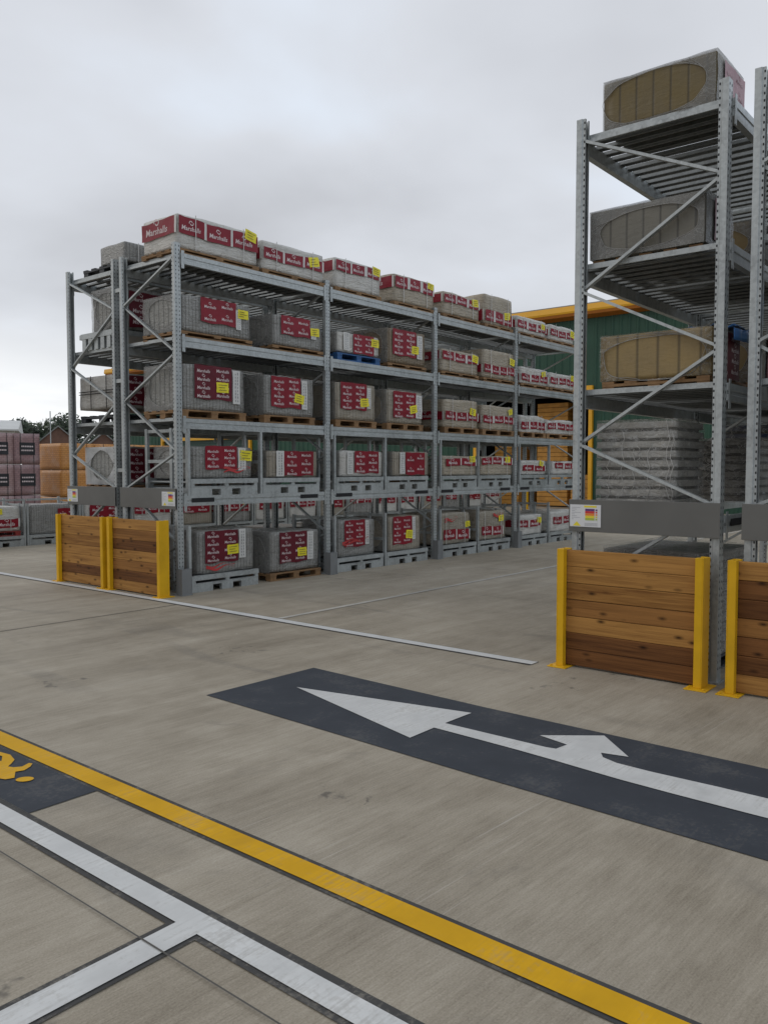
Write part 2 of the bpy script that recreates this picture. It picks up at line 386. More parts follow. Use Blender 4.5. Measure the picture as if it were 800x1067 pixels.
# lane arrow on its dark coating
sheet('road_marking_coating', [[(3.645,4.638),(4.70,4.62),(4.64,2.95),(4.632,1.19),(4.60,-6),(3.48,-6),(3.535,.895),(3.565,2.293)]], .004, M['dark_paint'])
sheet('road_marking_arrow', [[(4.062,2.962),(3.816,2.958),(4.188,4.291),(4.465,2.955),(4.178,2.962),(4.180,2.26),(4.192,2.20),(4.296,2.185),(4.344,2.389),(4.585,2.09),(4.328,1.829),(4.292,1.975),(4.232,1.935),(4.196,1.84),(4.188,1.65),(4.20,1.3),(4.215,-6),(3.94,-6),(3.962,1.1),(3.969,1.45),(3.980,1.72),(3.998,1.92),(4.018,2.12),(4.036,2.35),(4.049,2.62)]], .008, M['white_paint'])
# yellow walkway line, white bay lines
sheet('road_marking_border', [rect(2.199,2.357,-6,15)], .004, M['border_paint'])
sheet('road_marking_line', [rect(2.216,2.331,-6,15)], .008, M['yellow_paint'])
sheet('road_marking_border', [strip([(1.692,-6),(1.692,2.231),(-1,2.231),(-1,2.394),(1.692,2.394),(1.692,15)],[(1.849,-6),(1.849,15)])], .0042, M['border_paint'])
sheet('road_marking_line', [strip([(1.715,-6),(1.715,2.250),(-1,2.250),(-1,2.367),(1.715,2.367),(1.715,15)],[(1.814,-6),(1.814,15)])], .0082, M['white_paint'])
# walking figure sign, painted
sheet('road_marking_coating', [rect(1.8495,2.1985,3.665,6.9)], .0042, M['dark_paint'])
hd = [(2.040+.038*math.cos(a)*1.0-.010*math.sin(a), 4.076+.040*math.sin(a)) for a in [i*math.pi/8 for i in range(16)]]
sheet('road_marking_walker', [hd,
    [(2.015,4.135),(2.060,4.215),(2.100,4.200),(2.145,4.225),(2.178,4.262),(2.170,4.285),(2.120,4.262),(2.085,4.285),(2.072,4.320),(2.105,4.350),(2.145,4.395),(2.168,4.49),(2.150,4.60),(2.120,4.585),(2.128,4.50),(2.090,4.43),(2.060,4.47),(2.075,4.58),(2.14,4.76),(2.16,4.98),(2.13,4.99),(2.10,4.80),(2.02,4.66),(1.985,4.80),(1.93,4.97),(1.90,4.95),(1.94,4.78),(1.965,4.58),(1.955,4.40),(1.95,4.22),(1.975,4.15)]], .0085, M['yellow_paint'])
# rack aisle line and joints
sheet('road_marking_line', [rect(5.905,6.015,3.33,30)], .0062, M['white_paint'])
sheet('road_marking_border', [rect(5.885,5.906,3.33,30), rect(6.014,6.03,3.33,30)], .0038, M['border_paint'])
sheet('ground_joint', [rect(1.572,1.5785,-6,3.45)], .0115, M['joint'])
sheet('ground_joint', [rect(6.04,30,6.40,6.47)], .0045, M['pale_joint'])
sheet('ground_joint', [rect(-4,5.9,8.02,8.035)], .0042, M['joint'])

# ------------------------------------------------------------------ writing on the packs
def text_polys(word):
    cu = bpy.data.curves.new('word', 'FONT'); cu.body = word; cu.size = 1; cu.resolution_u = 1; cu.offset = .018; cu.shear = .12
    o = bpy.data.objects.new('word', cu); COL.objects.link(o); bpy.context.view_layer.update()
    me = bpy.data.meshes.new_from_object(o.evaluated_get(bpy.context.evaluated_depsgraph_get()))
    vs = [v.co.copy() for v in me.vertices]; fs = [tuple(p.vertices) for p in me.polygons]
    bpy.data.objects.remove(o); bpy.data.curves.remove(cu); bpy.data.meshes.remove(me)
    x0 = min(v.x for v in vs); x1 = max(v.x for v in vs)
    return [((v.x-x0)/(x1-x0)-.5, v.y/(x1-x0)) for v in vs], fs
WORD = text_polys('Marshalls')

def put_word(mb, fn, cx, cz, width, emblem=True, mi=0, bold=1.0):
    """fn(u,z)->3d point on the label; word centred at cx with baseline cz; a small swirl emblem above it"""
    n = len(mb.v)
    for x, y in WORD[0]: mb.v.append(tuple(fn(cx+x*width, cz+y*width)))
    for p in WORD[1]: mb.f.append(tuple(n+i for i in p)); mb.m.append(mi)
    if emblem:
        r = width*.10; ez = cz+width*.33
        for a0, a1, rr, ox in ((20, 200, 1., -.25), (200, 380, 1., .25)):
            k = 7; o = []; i_ = []
            for i in range(k+1):
                a = R(a0+(a1-a0)*i/k); o.append(fn(cx+ox*r+rr*r*math.cos(a), ez+rr*r*math.sin(a))); i_.append(fn(cx+ox*r+.62*rr*r*math.cos(a), ez+.62*rr*r*math.sin(a)))
            for i in range(k): mb.face([o[i], o[i+1], i_[i+1], i_[i]], mi)

def waver(seed, amp=.004):
    amp = amp*1.5
    def w(u, z): return amp*(noise.noise(Vector((u*5+seed*3.1, z*7, seed)))+.6*noise.noise(Vector((u*14, z*11+seed, seed*.7))))
    return w

def face_fn(face, off, seed, amp, dims):
    """maps (u,z) on a pack side to local coordinates; pack origin at its front -X bottom corner"""
    w, d, h = dims; wv = waver(seed, amp)
    if face == 'front': return lambda u, z, e=0.: Vector((u, -off-e+wv(u, z), z))
    return lambda u, z, e=0.: Vector((-off-e+wv(u, z), d-u, z))       # -X end, u runs from back to front

def body_mesh(w, d, h, seed, amp=.006, r=.02, cuts=9, mat=None, endmat=None, sag=.0):
    bm = bmesh.new(); bmesh.ops.create_cube(bm, size=1)
    bmesh.ops.subdivide_edges(bm, edges=bm.edges[:], cuts=cuts, use_grid_fill=True)
    half = Vector((w/2, d/2, h/2))
    for v in bm.verts:
        p = Vector((v.co.x*w, v.co.y*d, v.co.z*h))
        # draw outer grid lines closer to the edges
        q = Vector([max(-half[i]+r, min(half[i]-r, p[i])) for i in range(3)])
        dlt = p-q
        if dlt.length > 1e-6: p = q + dlt.normalized()*r
        s = p*4.+Vector((seed*7.3, seed*1.7, seed))
        nv = Vector((noise.noise(s), noise.noise(s+Vector((9,3,1))), noise.noise(s+Vector((2,8,5)))))
        p += nv*amp
        if sag and p.z > 0: p.z -= sag*max(0, noise.noise(Vector((p.x*2.2+seed, p.y*2, seed*2)))+.25)
        v.co = p + Vector((w/2, d/2, h/2))
    if endmat is not None:
        for f in bm.faces:
            n = f.normal if f.normal.length else Vector((0,0,1))
            c = f.calc_center_median()
            if c.x < r*1.2: f.material_index = 1
    me = bpy.data.meshes.new('slab_block'); bm.normal_update(); bm.to_mesh(me); bm.free()
    me.materials.append(mat)
    if endmat is not None: me.materials.append(endmat)
    me.polygons.foreach_set('use_smooth', [True]*len(me.polygons)); me.update()
    return me

def oval_film(parent, face_dims, off, mat, axis='x', hole=(.5,.5,.42,.42), tilt=0., seed=0, strings=True, sq=2.3, name='film_hood'):
    """film stretched over the -X end with an open oval; rim where the film is gathered"""
    d, h = face_dims; mb = MB(); N = 56; wv = waver(seed, .006)
    ci, co = [], []
    for i in range(N):
        a = 2*math.pi*i/N; ca, sa = math.cos(a), math.sin(a)
        ex = 2./sq; x = math.copysign(abs(ca)**ex, ca)*hole[2]; z = math.copysign(abs(sa)**ex, sa)*hole[3]
        x, z = x*math.cos(tilt)-z*math.sin(tilt), x*math.sin(tilt)+z*math.cos(tilt)
        k = 1+.07*noise.noise(Vector((ca*1.7, sa*1.7, seed)))
        ci.append((hole[0]+x*k, hole[1]+z*k))
        s = max(abs(ca), abs(sa)); co.append((.5+.5*ca/s, .5+.5*sa/s))
    def P(u, z, e=0): return Vector((-off-e+wv(u*d, z*h), d*(1-u), z*h))
    rings = 4
    for k in range(rings):
        for i in range(N):
            j = (i+1) % N
            def L(i_, t): return (ci[i_][0]*(1-t)+co[i_][0]*t, ci[i_][1]*(1-t)+co[i_][1]*t)
            t0, t1 = k/rings, (k+1)/rings
            mb.face([P(*L(i,t0)), P(*L(j,t0)), P(*L(j,t1)), P(*L(i,t1))])
    mb.tube([P(u, z, .001) for u, z in ci], .0026, 5, 1, True)
    if strings:
        rnd = random.Random(seed+5)
        for q in range(strings if isinstance(strings, int) and strings > 1 else 3):
            a = rnd.randrange(N); b = (a+rnd.randrange(3, 9)) % N
            pa = ci[a]; pb = ((co[b][0]*.7+ci[b][0]*.3), (co[b][1]*.7+ci[b][1]*.3))
            mb.tube([P(pa[0]+(pb[0]-pa[0])*t, pa[1]+(pb[1]-pa[1])*t+.02*math.sin(t*3.1), .004) for t in [i/5 for i in range(6)]], .0019, 4, 1)
    return mb.build(name, [mat, M['film_edge']], parent, True)

def red_sheet(parent, fn, u0, u1, z0, z1, cols, rows, red, ink, seed, skip=False, wsc=.66, faded=False):
    """block of red printed film with the maker's word in each cell"""
    rg = random.Random(seed)
    sk = [rg.uniform(-.024, .024) for _ in range(4)]
    def ragged(u, v):
        uu = u0+(u1-u0)*u; zz = z0+(z1-z0)*v
        zz += (.010*math.sin(uu*17+seed)+sk[0])*(1-v) + (sk[1]*.5+.004*math.sin(uu*23+seed*2))*v
        uu += (sk[2]+.004*math.sin(zz*19+seed))*(1-u)*.6 + sk[3]*u*.6
        return fn(uu, zz)
    lab = MB().grid(ragged, max(4, int((u1-u0)*14)), max(3, int((z1-z0)*14))).build('red_label', red, parent, True)
    lt = MB(); cw = (u1-u0)/cols; rh = (z1-z0)/rows
    for r_ in range(rows):
        for c_ in range(cols):
            if skip and rg.random() < .15: continue
            stag = .0 if c_ % 2 else -.34*rh
            zc_ = z0+rh*(r_+.34)+stag*.5
            wd = min(cw*wsc, rh*2.3)
            if zc_ < z0+.01: continue
            if zc_+wd*.45 > z1-.004: emb = False
            else: emb = True
            if zc_+wd*.22 > z1-.004: continue
            put_word(lt, lambda u, z: fn(u, z, .003), u0+cw*(c_+.5), zc_, wd, emb)
    if lt.v: lt.build('lettering', ink, lab)
    return lab

def red_band(parent, fn, u0, u1, z0, z1, panels, red, ink, seed, lead=0.):
    """red printed band, clear strips between its panels; sags in waves"""
    def P(u, v):
        uu = u0+(u1-u0)*u
        return fn(uu, z0+(z1-z0)*v+.009*math.sin(uu*6.5+seed)+.004*math.sin(uu*19+seed*2))
    pw = (u1-u0)/panels
    n = max(6, int(round((u1-u0)*28)))
    def mi(u, v):
        x = ((u*(u1-u0)+lead) % pw)/pw
        return 1 if x > 1-1.6/(n/panels) and u < .97 else 0
    lab = MB().grid(P, n, 3, mi).build('red_label', [red, M['strip']], parent, True)
    lt = MB(); k = 0
    while True:
        c = (k+.44)*pw-lead; k += 1
        if c > (u1-u0)-pw*.3: break
        if c < pw*.3: continue
        wd = min(pw*.68, (z1-z0)*2.1); cz = z0+(z1-z0)*.24+.009*math.sin((u0+c)*6.5+seed)
        put_word(lt, lambda u, z: fn(u, z, .003), u0+c, cz, wd, (z1-z0) > .13)
    if lt.v: lt.build('lettering', ink, lab)
    return lab

def yellow_tag(parent, fn, u, z, w=.16, h=.12, seed=0):
    rg = random.Random(seed); a = rg.uniform(-.24, .24); q_ = rg.uniform(.82, 1.12); w *= q_; h *= q_
    def T(x, y, e=.004):
        k = 1+.10*noise.noise(Vector((x*9+seed, y*9, seed)))
        X = x*w*k; Y = y*h*k
        return fn(u+X*math.cos(a)-Y*math.sin(a), z+X*math.sin(a)+Y*math.cos(a), e+.004*abs(noise.noise(Vector((x*4, y*4, seed)))))
    o = MB().grid(lambda p, q: T(p-.5, q-.5), 6, 5).build('yellow_tag', M['tag'], parent, True)
    s = MB()
    for k in range(3):
        yy = .25-.25*k; x0 = -.34; x1 = rg.uniform(.1, .38)
        s.grid(lambda p, q: T(x0+(x1-x0)*p, yy+.03*math.sin(p*25+k)+(q-.5)*.055, .0095), 8, 1)
    s.build('handwriting', M['tag_ink'], o)
    return o

def white_label(parent, fn, u0, u1, z0, z1, seed=0, bars=True):
    o = MB().grid(lambda u, v: fn(u0+(u1-u0)*u, z0+(z1-z0)*v, .002), 3, 6).build('white_label', M['white_label'], parent, True)
    if bars:
        s = MB(); rg = random.Random(seed)
        for c in (.3, .62):
            for r_ in range(9):
                za = z0+(z1-z0)*(.07+r_*.1); zb = za+(z1-z0)*rg.uniform(.03, .075); ua = u0+(u1-u0)*c; ub = ua+(u1-u0)*.12
                s.face([fn(ua, za, .005), fn(ub, za, .005), fn(ub, zb, .005), fn(ua, zb, .005)])
        s.build('print', M['grey_ink'], o)
    return o

def red_scrawl(parent, fn, u0, u1, z, seed):
    s = MB()
    for k in range(2):
        s.grid(lambda p, q: fn(u0+(u1-u0)*p, z+k*.035+.03*p+.02*math.sin(p*9+seed+k)+(q-.5)*(.016+.014*math.sin(p*5+k)), .006), 14, 1)
    return s.build('red_marking', M['redtape'], parent)

SHELF = {4: 'top shelf', 3: 'second shelf down', 2: 'third shelf down', 1: 'lowest shelf', 0: 'floor'}
BAY = {0: 'first bay', 1: 'second bay', 2: 'third bay', 3: 'fourth bay'}
def where(level, bay, side, rack=''): return f"{'near' if side == 0 else 'far'} side of {BAY[bay]}, {SHELF[level]}{rack}"

def make_pack(label, group, x, y, z, w, d, h, mat, endmat=None, sheet=None, band=None, tagpos=None, wl=None, seed=1, hood=True, scrawl=None, amp=.010, red='red', tilt=0., sag=0., cat='stone pack', name='slab_pack', endband=True, clump=False):
    t = thing(name, label, cat, (x, y, z), tilt, group)
    blk = link('slab_block', body_mesh(w, d, h, seed, amp, .018 if not sag else .03, 9, M[mat], M[endmat] if endmat else None, sag), t)
    ff = face_fn('front', .010+amp*.6, seed, .004, (w, d, h)); fe = face_fn('end', .010+amp*.6, seed+9, .004, (w, d, h))
    if sheet:
        a, b, c, e_, cols, rows = sheet
        red_sheet(t, ff, a*w, b*w, c*h, e_*h, cols, rows, M[red], M['ink'], seed)
    if band:
        c, e_, n = band[:3]; u0, u1 = (band[3], band[4]) if len(band) > 3 else (0., 1.)
        red_band(t, ff, u0*w+.006, u1*w-.006, c*h, e_*h, n, M[red], M['ink'], seed)
        if endband and u0 == 0.: red_band(t, fe, .008, d-.008, c*h, e_*h, 2 if d > .8 else 1, M[red], M['ink'], seed+3)
    if wl: white_label(t, ff, wl[0]*w, wl[1]*w, wl[2]*h, wl[3]*h, seed)
    if tagpos: yellow_tag(t, ff, tagpos[0]*w, tagpos[1]*h, .19 if w > .9 else .16, .125, seed)
    if scrawl: red_scrawl(t, ff, scrawl[0]*w, scrawl[1]*w, scrawl[2]*h, seed)
    if hood: oval_film(t, (d, h), .009+amp*.6, M['film'], hole=(.5,.5,.36,.40), seed=seed)
    if band:      # strapping round the pack
        for u in (.2, .8): MB().bar((u*w, -.014-amp, .004), (u*w, -.014-amp, h), .012, .0016, up=(0,1,0)).build('strapping_band', M['strip'], t)
    return t

PAL = {}
def make_pallet(label, group, x, y, z, w, d, kind='pallet', hgt=.11):
    key = (round(w, 2), round(d, 2), kind, hgt)
    if key not in PAL:
        m = MB()
        for i in range(5):
            a = i*(d-.10)/4; m.box(0, w, a, a+.10, hgt-.019, hgt)
        for i in range(3):
            b = i*(w-.12)/2
            m.box(b+.002, b+.118, .001, d-.001, max(.0183, hgt-.041), hgt-.0191) if hgt > .05 else None
            for j in range(3):
                c = j*(d-.12)/2; m.box(b+.008, b+.112, c+.004, c+.116, .0185, hgt-.0412) if hgt > .08 else None
        for i in range(3):
            c = i*(d-.10)/2; m.box(.003, w-.003, c+.002, c+.098, 0.0005, .0182 if hgt > .045 else .0025)
        PAL[key] = m.mesh('pallet', M[kind])
    o = link({'pallet': 'timber_pallet', 'pallet_blue': 'blue_pallet', 'pallet_grey': 'plastic_pallet', 'pallet_red': 'red_pallet'}[kind], PAL[key], None, (x, y, z))
    return tag(o, label, 'pallet', group)

STILL = {}
def make_stillage(label, group, x, y, z, w=1.14, d=.95):
    """galvanised stillage: slotted base rails, deck, tall end frame on the -X side"""
    t = thing('steel_stillage', label, 'stillage', (x, y, z), 0, group)
    key = (w, d)
    if key not in STILL:
        b = MB()
        for y0, y1 in ((0, .045), (d-.045, d)):
            pk = [(0, .30*w), (.43*w, .60*w), (.73*w, w)]      # fork pockets between
            for a, c in pk: b.box(a, c, y0, y1, 0, .108)
            b.box(.30*w, .43*w, y0+.001, y1-.001, .082, .107); b.box(.60*w, .73*w, y0+.001, y1-.001, .082, .107)
            b.box(0, w, y0-.003, y1+.003, .1085, .118)
            for a, c in ((0, .06), (.49*w, .55*w), (w-.06, w)): b.box(a, c, y0+.002, y1-.002, .1182, .152)
        for a in (.02, .5*w-.04, w-.10): b.box(a, a+.08, .046, d-.046, .03, .10)
        base = b.mesh('base_frame', M['steel'])
        k = MB()
        for y0, y1 in ((-.006, .05), (d-.05, d+.006)): k.box(-.004, w+.004, y0, y1, .1525, .215)
        k.box(0, w, .051, d-.051, .165, .185)
        deck = k.mesh('deck', M['steel'])
        e_ = MB()
        for q in (.0, .36*d, d-.05): e_.box(-.045, -.005, q, q+.05, .0, .86)
        rail = MB()
        for zz in (.42, .815): rail.box(-.036, -.014, .0501, d-.0501, zz, zz+.042)
        STILL[key] = base, deck, rail.mesh('rail', M['steel'])
        pm = MB().box(-.045, -.005, 0, .05, 0, .87).mesh('post', M['steel'])
        STILL[key] += (pm,)
    base, deck, rail, pm = STILL[key]
    link('base_frame', base, t); link('deck', deck, t); r_ = link('end_frame', rail, t)
    for q in (.0, .36*d, d-.05): link('post', pm, r_, (0, q, 0))
    return t

# ------------------------------------------------------------------ pallet racking
LV = [1.25, 2.23, 3.25, 4.28]
HT = 4.40
def post_mesh(sign):
    """perforated upright; sign=+1: open side towards +Y"""
    w, dp, t = .046, .072, .006; m = MB(); s = sign
    o = [(-w,0),(w,0),(w,.045),(w-.010,.052),(w-.010,dp),(.018,dp),(.018,dp-t),(w-.010-t,dp-t),(w-.010-t,.055),(w-t,.047),(w-t,t),(-w+t,t),(-w+t,.047),(-w+.010+t,.055),(-w+.010+t,dp-t),(-.018,dp-t),(-.018,dp),(-w+.010,dp),(-w+.010,.052),(-w,.045)]
    m.prism([(x, y*s) for x, y in o], .012, HT, 'z')
    z = .10
    while z < HT-.05:
        for cx in (-.024, .024):
            p = [(cx-.006, z), (cx+.006, z), (cx+.0042, z+.019), (cx-.0042, z+.019)]
            m.face([(a, -s*.0012, b) for a, b in p], 1)
        for sx_ in (-1, 1):
            X = sx_*(w-.010+.0012); m.face([(X, s*.060, z+.01), (X, s*.070, z+.01), (X, s*.070, z+.027), (X, s*.060, z+.027)], 1)
        z += .05
    m.box(-.07, .07, min(-.02*s, .10*s), max(-.02*s, .10*s), .0, .012)
    return m.mesh('post', [M['steel'], M['slot']])
POST = {1: post_mesh(1), -1: post_mesh(-1)}
def guard_mesh(s):
    m = MB(); a, b = -.075, .075; y0 = -.115*s
    lo = lambda p, q: (min(p, q), max(p, q))
    m.box(a, b, *lo(y0, y0+.012*s), 0.001, .335); m.box(a, a+.012, *lo(y0+.0125*s, -.003*s), .001, .335); m.box(b-.012, b, *lo(y0+.0125*s, -.003*s), .001, .335)
    m.box(a-.01, b+.01, *lo(y0-.01*s, y0+.06*s), .0004, .0009+.008)
    return m.mesh('column_guard', M['guard'])
GUARD = {1: guard_mesh(1), -1: guard_mesh(-1)}

def make_rack(label, xs, yf, yb, front_is_A, decks, guards=0, sign_near=True, panel=True, spacer_to=None, beams=(1,2,3,4)):
    """yf/yb: outer faces of the uprights on the -Y and +Y sides"""
    t = thing('pallet_rack', label, 'pallet rack', (xs[0], (yf+yb)/2, 0), 0, 'galvanised racking runs')
    ox, oy = xs[0], (yf+yb)/2
    ya, yz = yf+.035-oy, yb-.035-oy
    nodes = [4.24, 3.74, 3.04, 2.49, 1.80, 1.32, .62, .14]
    for i, x in enumerate(xs):
        br = MB(); X = x-ox
        for k in range(len(nodes)-1):
            A = (k % 2 == 0) == front_is_A
            p = (X+(.012 if k % 2 else -.012), ya if A else yz, nodes[k]); q = (X+(.012 if k % 2 else -.012), yz if A else ya, nodes[k+1])
            br.bar(p, q, .022, .045, up=(1,0,0))
        br.bar((X+.03, ya, 4.24), (X+.03, yz, 4.24), .02, .03); br.bar((X+.03, ya, .14), (X+.03, yz, .14), .02, .03)
        fr = br.build('upright_frame', M['steel'], t)
        link('post', POST[1], fr, (X, yf-oy, 0)); link('post', POST[-1], fr, (X, yb-oy, 0))
        if guards: link('column_guard', GUARD[1 if guards > 0 else -1], fr, (X, (yf if guards > 0 else yb)-oy, 0))
    prof = [(.028,-.13),(-.024,-.13),(-.024,-.086),(-.016,-.080),(-.016,-.056),(-.024,-.050),(-.024,.0),(.002,.0),(.002,-.032),(.028,-.032)]
    for b in range(len(xs)-1):
        x0 = xs[b]-ox+.047; x1 = xs[b+1]-ox-.047
        for li in beams:
            z = LV[li-1]
            for s, yc in ((1, yf-oy+.012), (-1, yb-oy-.012)):
                m = MB(); m.prism([(yc+s*p[0], z+p[1]) for p in prof], x0, x1, 'x')
                for xe, sg in ((x0, 1), (x1, -1)):
                    a, c = sorted((xe+sg*.0005, xe+sg*.045)); y0, y1 = sorted((yc-s*.031, yc-s*.026)); m.box(a, c, y0, y1, z-.19, z+.03)
                if li == 1 and s == 1:
                    for q0, q1 in ((.12, .48), (x1-x0-.55, x1-x0-.19)):
                        y0, y1 = sorted((yc-s*.028, yc-s*.0245)); m.box(x0+q0, x0+q1, y0, y1, z-.085, z-.03, 1)
                m.build('beam', [M['steel'], M['slot']], t)
            if (b, li) in decks or li in decks:
                n = int(round((x1-x0-.04)/.150)); m = MB(); y0 = yf-oy+.016; y1 = yb-oy-.016
                for i in range(n):
                    cx = x0+.02+(x1-x0-.04)*(i+.5)/n; hw = .036
                    m.prism([(cx-hw, z-.0315), (cx-hw, z-.029), (cx-hw+.012, z-.029), (cx-hw+.018, z+.004), (cx+hw-.018, z+.004), (cx+hw-.012, z-.029), (cx+hw, z-.029), (cx+hw, z-.0315), (cx+hw-.014, z-.0315), (cx+hw-.020, z+.0015), (cx-hw+.020, z+.0015), (cx-hw+.014, z-.0315)], y0, y1, 'y')
                m.box(x0+.001, x0+.018, y0+.002, y1-.002, z-.028, z+.014, 1); m.box(x1-.018, x1-.001, y0+.002, y1-.002, z-.028, z+.014, 1)
                m.build('deck_slat', [M['steel_shaded'], M['steel']], t)
    if panel:
        m = MB(); px = -.075; y0 = yf-oy-.012; y1 = yb-oy+.012
        m.box(px-.004, px, y0, y1, 1.085, 1.345); m.box(px+.0003, px+.025, y0, y1, 1.341, 1.3452); m.box(px+.0003, px+.025, y0, y1, 1.0848, 1.089)
        pn = bevel(m.build('end_panel', M['plate'], t), .002)
        sw, sh = .27, .18; ys = (y0+.012) if sign_near else (y1-.012-sw); zs = 1.125; xf = px-.0085
        s = MB().box(xf, xf+.003, ys, ys+sw, zs, zs+sh)
        def sq(u0, u1, v0, v1, mi): # u runs left to right as read from outside the end
            s.face([(xf-.0012, ys+sw*(1-u0), zs+sh*v0), (xf-.0012, ys+sw*(1-u1), zs+sh*v0), (xf-.0012, ys+sw*(1-u1), zs+sh*v1), (xf-.0012, ys+sw*(1-u0), zs+sh*v1)], mi)
        sq(.46, .86, .88, .96, 1)
        for i, mi in enumerate((2, 3, 4, 1, 5)): sq(.50, .80, .72-i*.105, .82-i*.105, mi)
        for i, mi in enumerate((2, 3, 4, 1, 5)): sq(.83, .89, .73-i*.105, .80-i*.105, mi)
        for i in range(8): sq(.06, .06+.3*(.6+.4*math.sin(i*2.3+1)), .86-i*.075, .875-i*.075, 6)
        for i in range(3): sq(.48, .9, .16-i*.05, .175-i*.05, 6)
        s.face([(xf-.0012, ys+sw*.90, zs+sh*.04), (xf-.0012, ys+sw*.64, zs+sh*.04), (xf-.0012, ys+sw*.77, zs+sh*.24)], 1)
        s.build('load_sign', [M['sign'], M['sg_y'], M['sg_p'], M['sg_r'], M['sg_o'], M['sg_g'], M['sg_k']], pn)
    if spacer_to is not None:
        for x in xs:
            for z in (1.55, 2.75, 3.95):
                a, c = sorted((yf-oy-.001, spacer_to-oy+.001)); MB().box(x-ox-.03, x-ox+.03, a, c, z, z+.05).build('row_spacer', M['steel'], t)
    return t

XS = [6.40, 9.10, 11.84, 14.58, 17.30]
make_rack('long grey pallet rack of four bays facing the open aisle', XS, 8.62, 9.82, True, (2,3,4), 1, True)
make_rack('grey pallet rack standing back to back behind the long aisle rack', XS, 9.96, 11.16, False, (2,3,4), 0, False, spacer_to=9.82)
XR = [6.30, 9.00, 11.70]
make_rack('tall grey rack holding brown stone bales behind the single timber barrier', XR, 1.975, 3.16, False, (2,3,4), 0, False)
make_rack('grey rack at the picture edge, back to back with the bale rack', XR[:2], .62, 1.80, True, (2,3,4), 0, True, spacer_to=None)

# ------------------------------------------------------------------ timber end barriers
def make_barrier(label, ya, yb, pattern, bx0=6.07):
    """ya<yb: outer ends; planks of mixed timber held in yellow channel posts"""
    t = thing('timber_barrier', label, 'barrier', (bx0, (ya+yb)/2, 0), 0, 'timber barriers at the rack ends')
    oy = (ya+yb)/2; n = len(pattern); hgt = .945; ph = (hgt-.012)/n
    for i, k in enumerate(pattern):
        z1 = hgt-i*ph; dx = random.uniform(-.002, .002)
        m = MB().box(.040+dx, .085+dx, ya-oy+.012+random.uniform(-.003,.003), yb-oy-.012, z1-ph+random.uniform(.002,.004), z1)
        bevel(m.build('plank', M[{'h':'wood_honey','m':'wood_mid','d':'wood_dark'}[k]], t), .004, 2)
    for y0, sg in ((ya-oy, 1), (yb-oy, -1)):
        m = MB(); y1 = y0+sg*.06; a, b = sorted((y0, y1)); w0, w1 = sorted((y0, y0+sg*.008))
        m.box(-.02, .125, w0, w1, .009, .955)                      # web on the outer side
        f0, f1 = sorted((y0+sg*.0081, y1)); m.box(-.02, .034, f0, f1, .009, .955); m.box(.091, .125, f0, f1, .009, .955)
        p = bevel(m.build('post', M['yellow'], t), .002)
        q = MB(); c0, c1 = sorted((y0-sg*.05, y0+sg*.11)); q.box(-.075, .165, c0, c1, .0006, .0088)
        for bx, by in ((-.05, c0+.025), (-.05, c1-.025)): q.prism([(bx+.011*math.cos(k*R(60)), by+.011*math.sin(k*R(60))) for k in range(6)], .009, .020, 'z')
        bevel(q.build('base_plate', M['yellow'], p), .0015)
    return t
make_barrier('timber barrier at the double rack, the one farther along beside the stillage yard', 9.84, 11.03, 'hhhhhdh')
make_barrier('timber barrier with dark striped planks, under the front corner of the long rack', 8.58, 9.74, 'hmdhmdh'[::1])
make_barrier('timber barrier of honey and dark planks with two full yellow posts before the bale rack', 2.0, 3.16, 'hhhmhdd', 6.02)
make_barrier('timber barrier cut off by the picture edge beside a lone yellow post', .60, 1.835, 'hddmddh', 6.02)

# ------------------------------------------------------------------ goods on the long rack
YF = 8.645
G_p, G_w, G_s = 'stone packs on the long rack', 'pallets on the long rack', 'steel stillages in the racking'
LOOK = {'grey': 'grey slab pack', 'pale': 'whitish wrapped slab pack', 'tan': 'tan layered slab pack', 'brown': 'brown slab pack', 'buff': 'buff slab pack'}
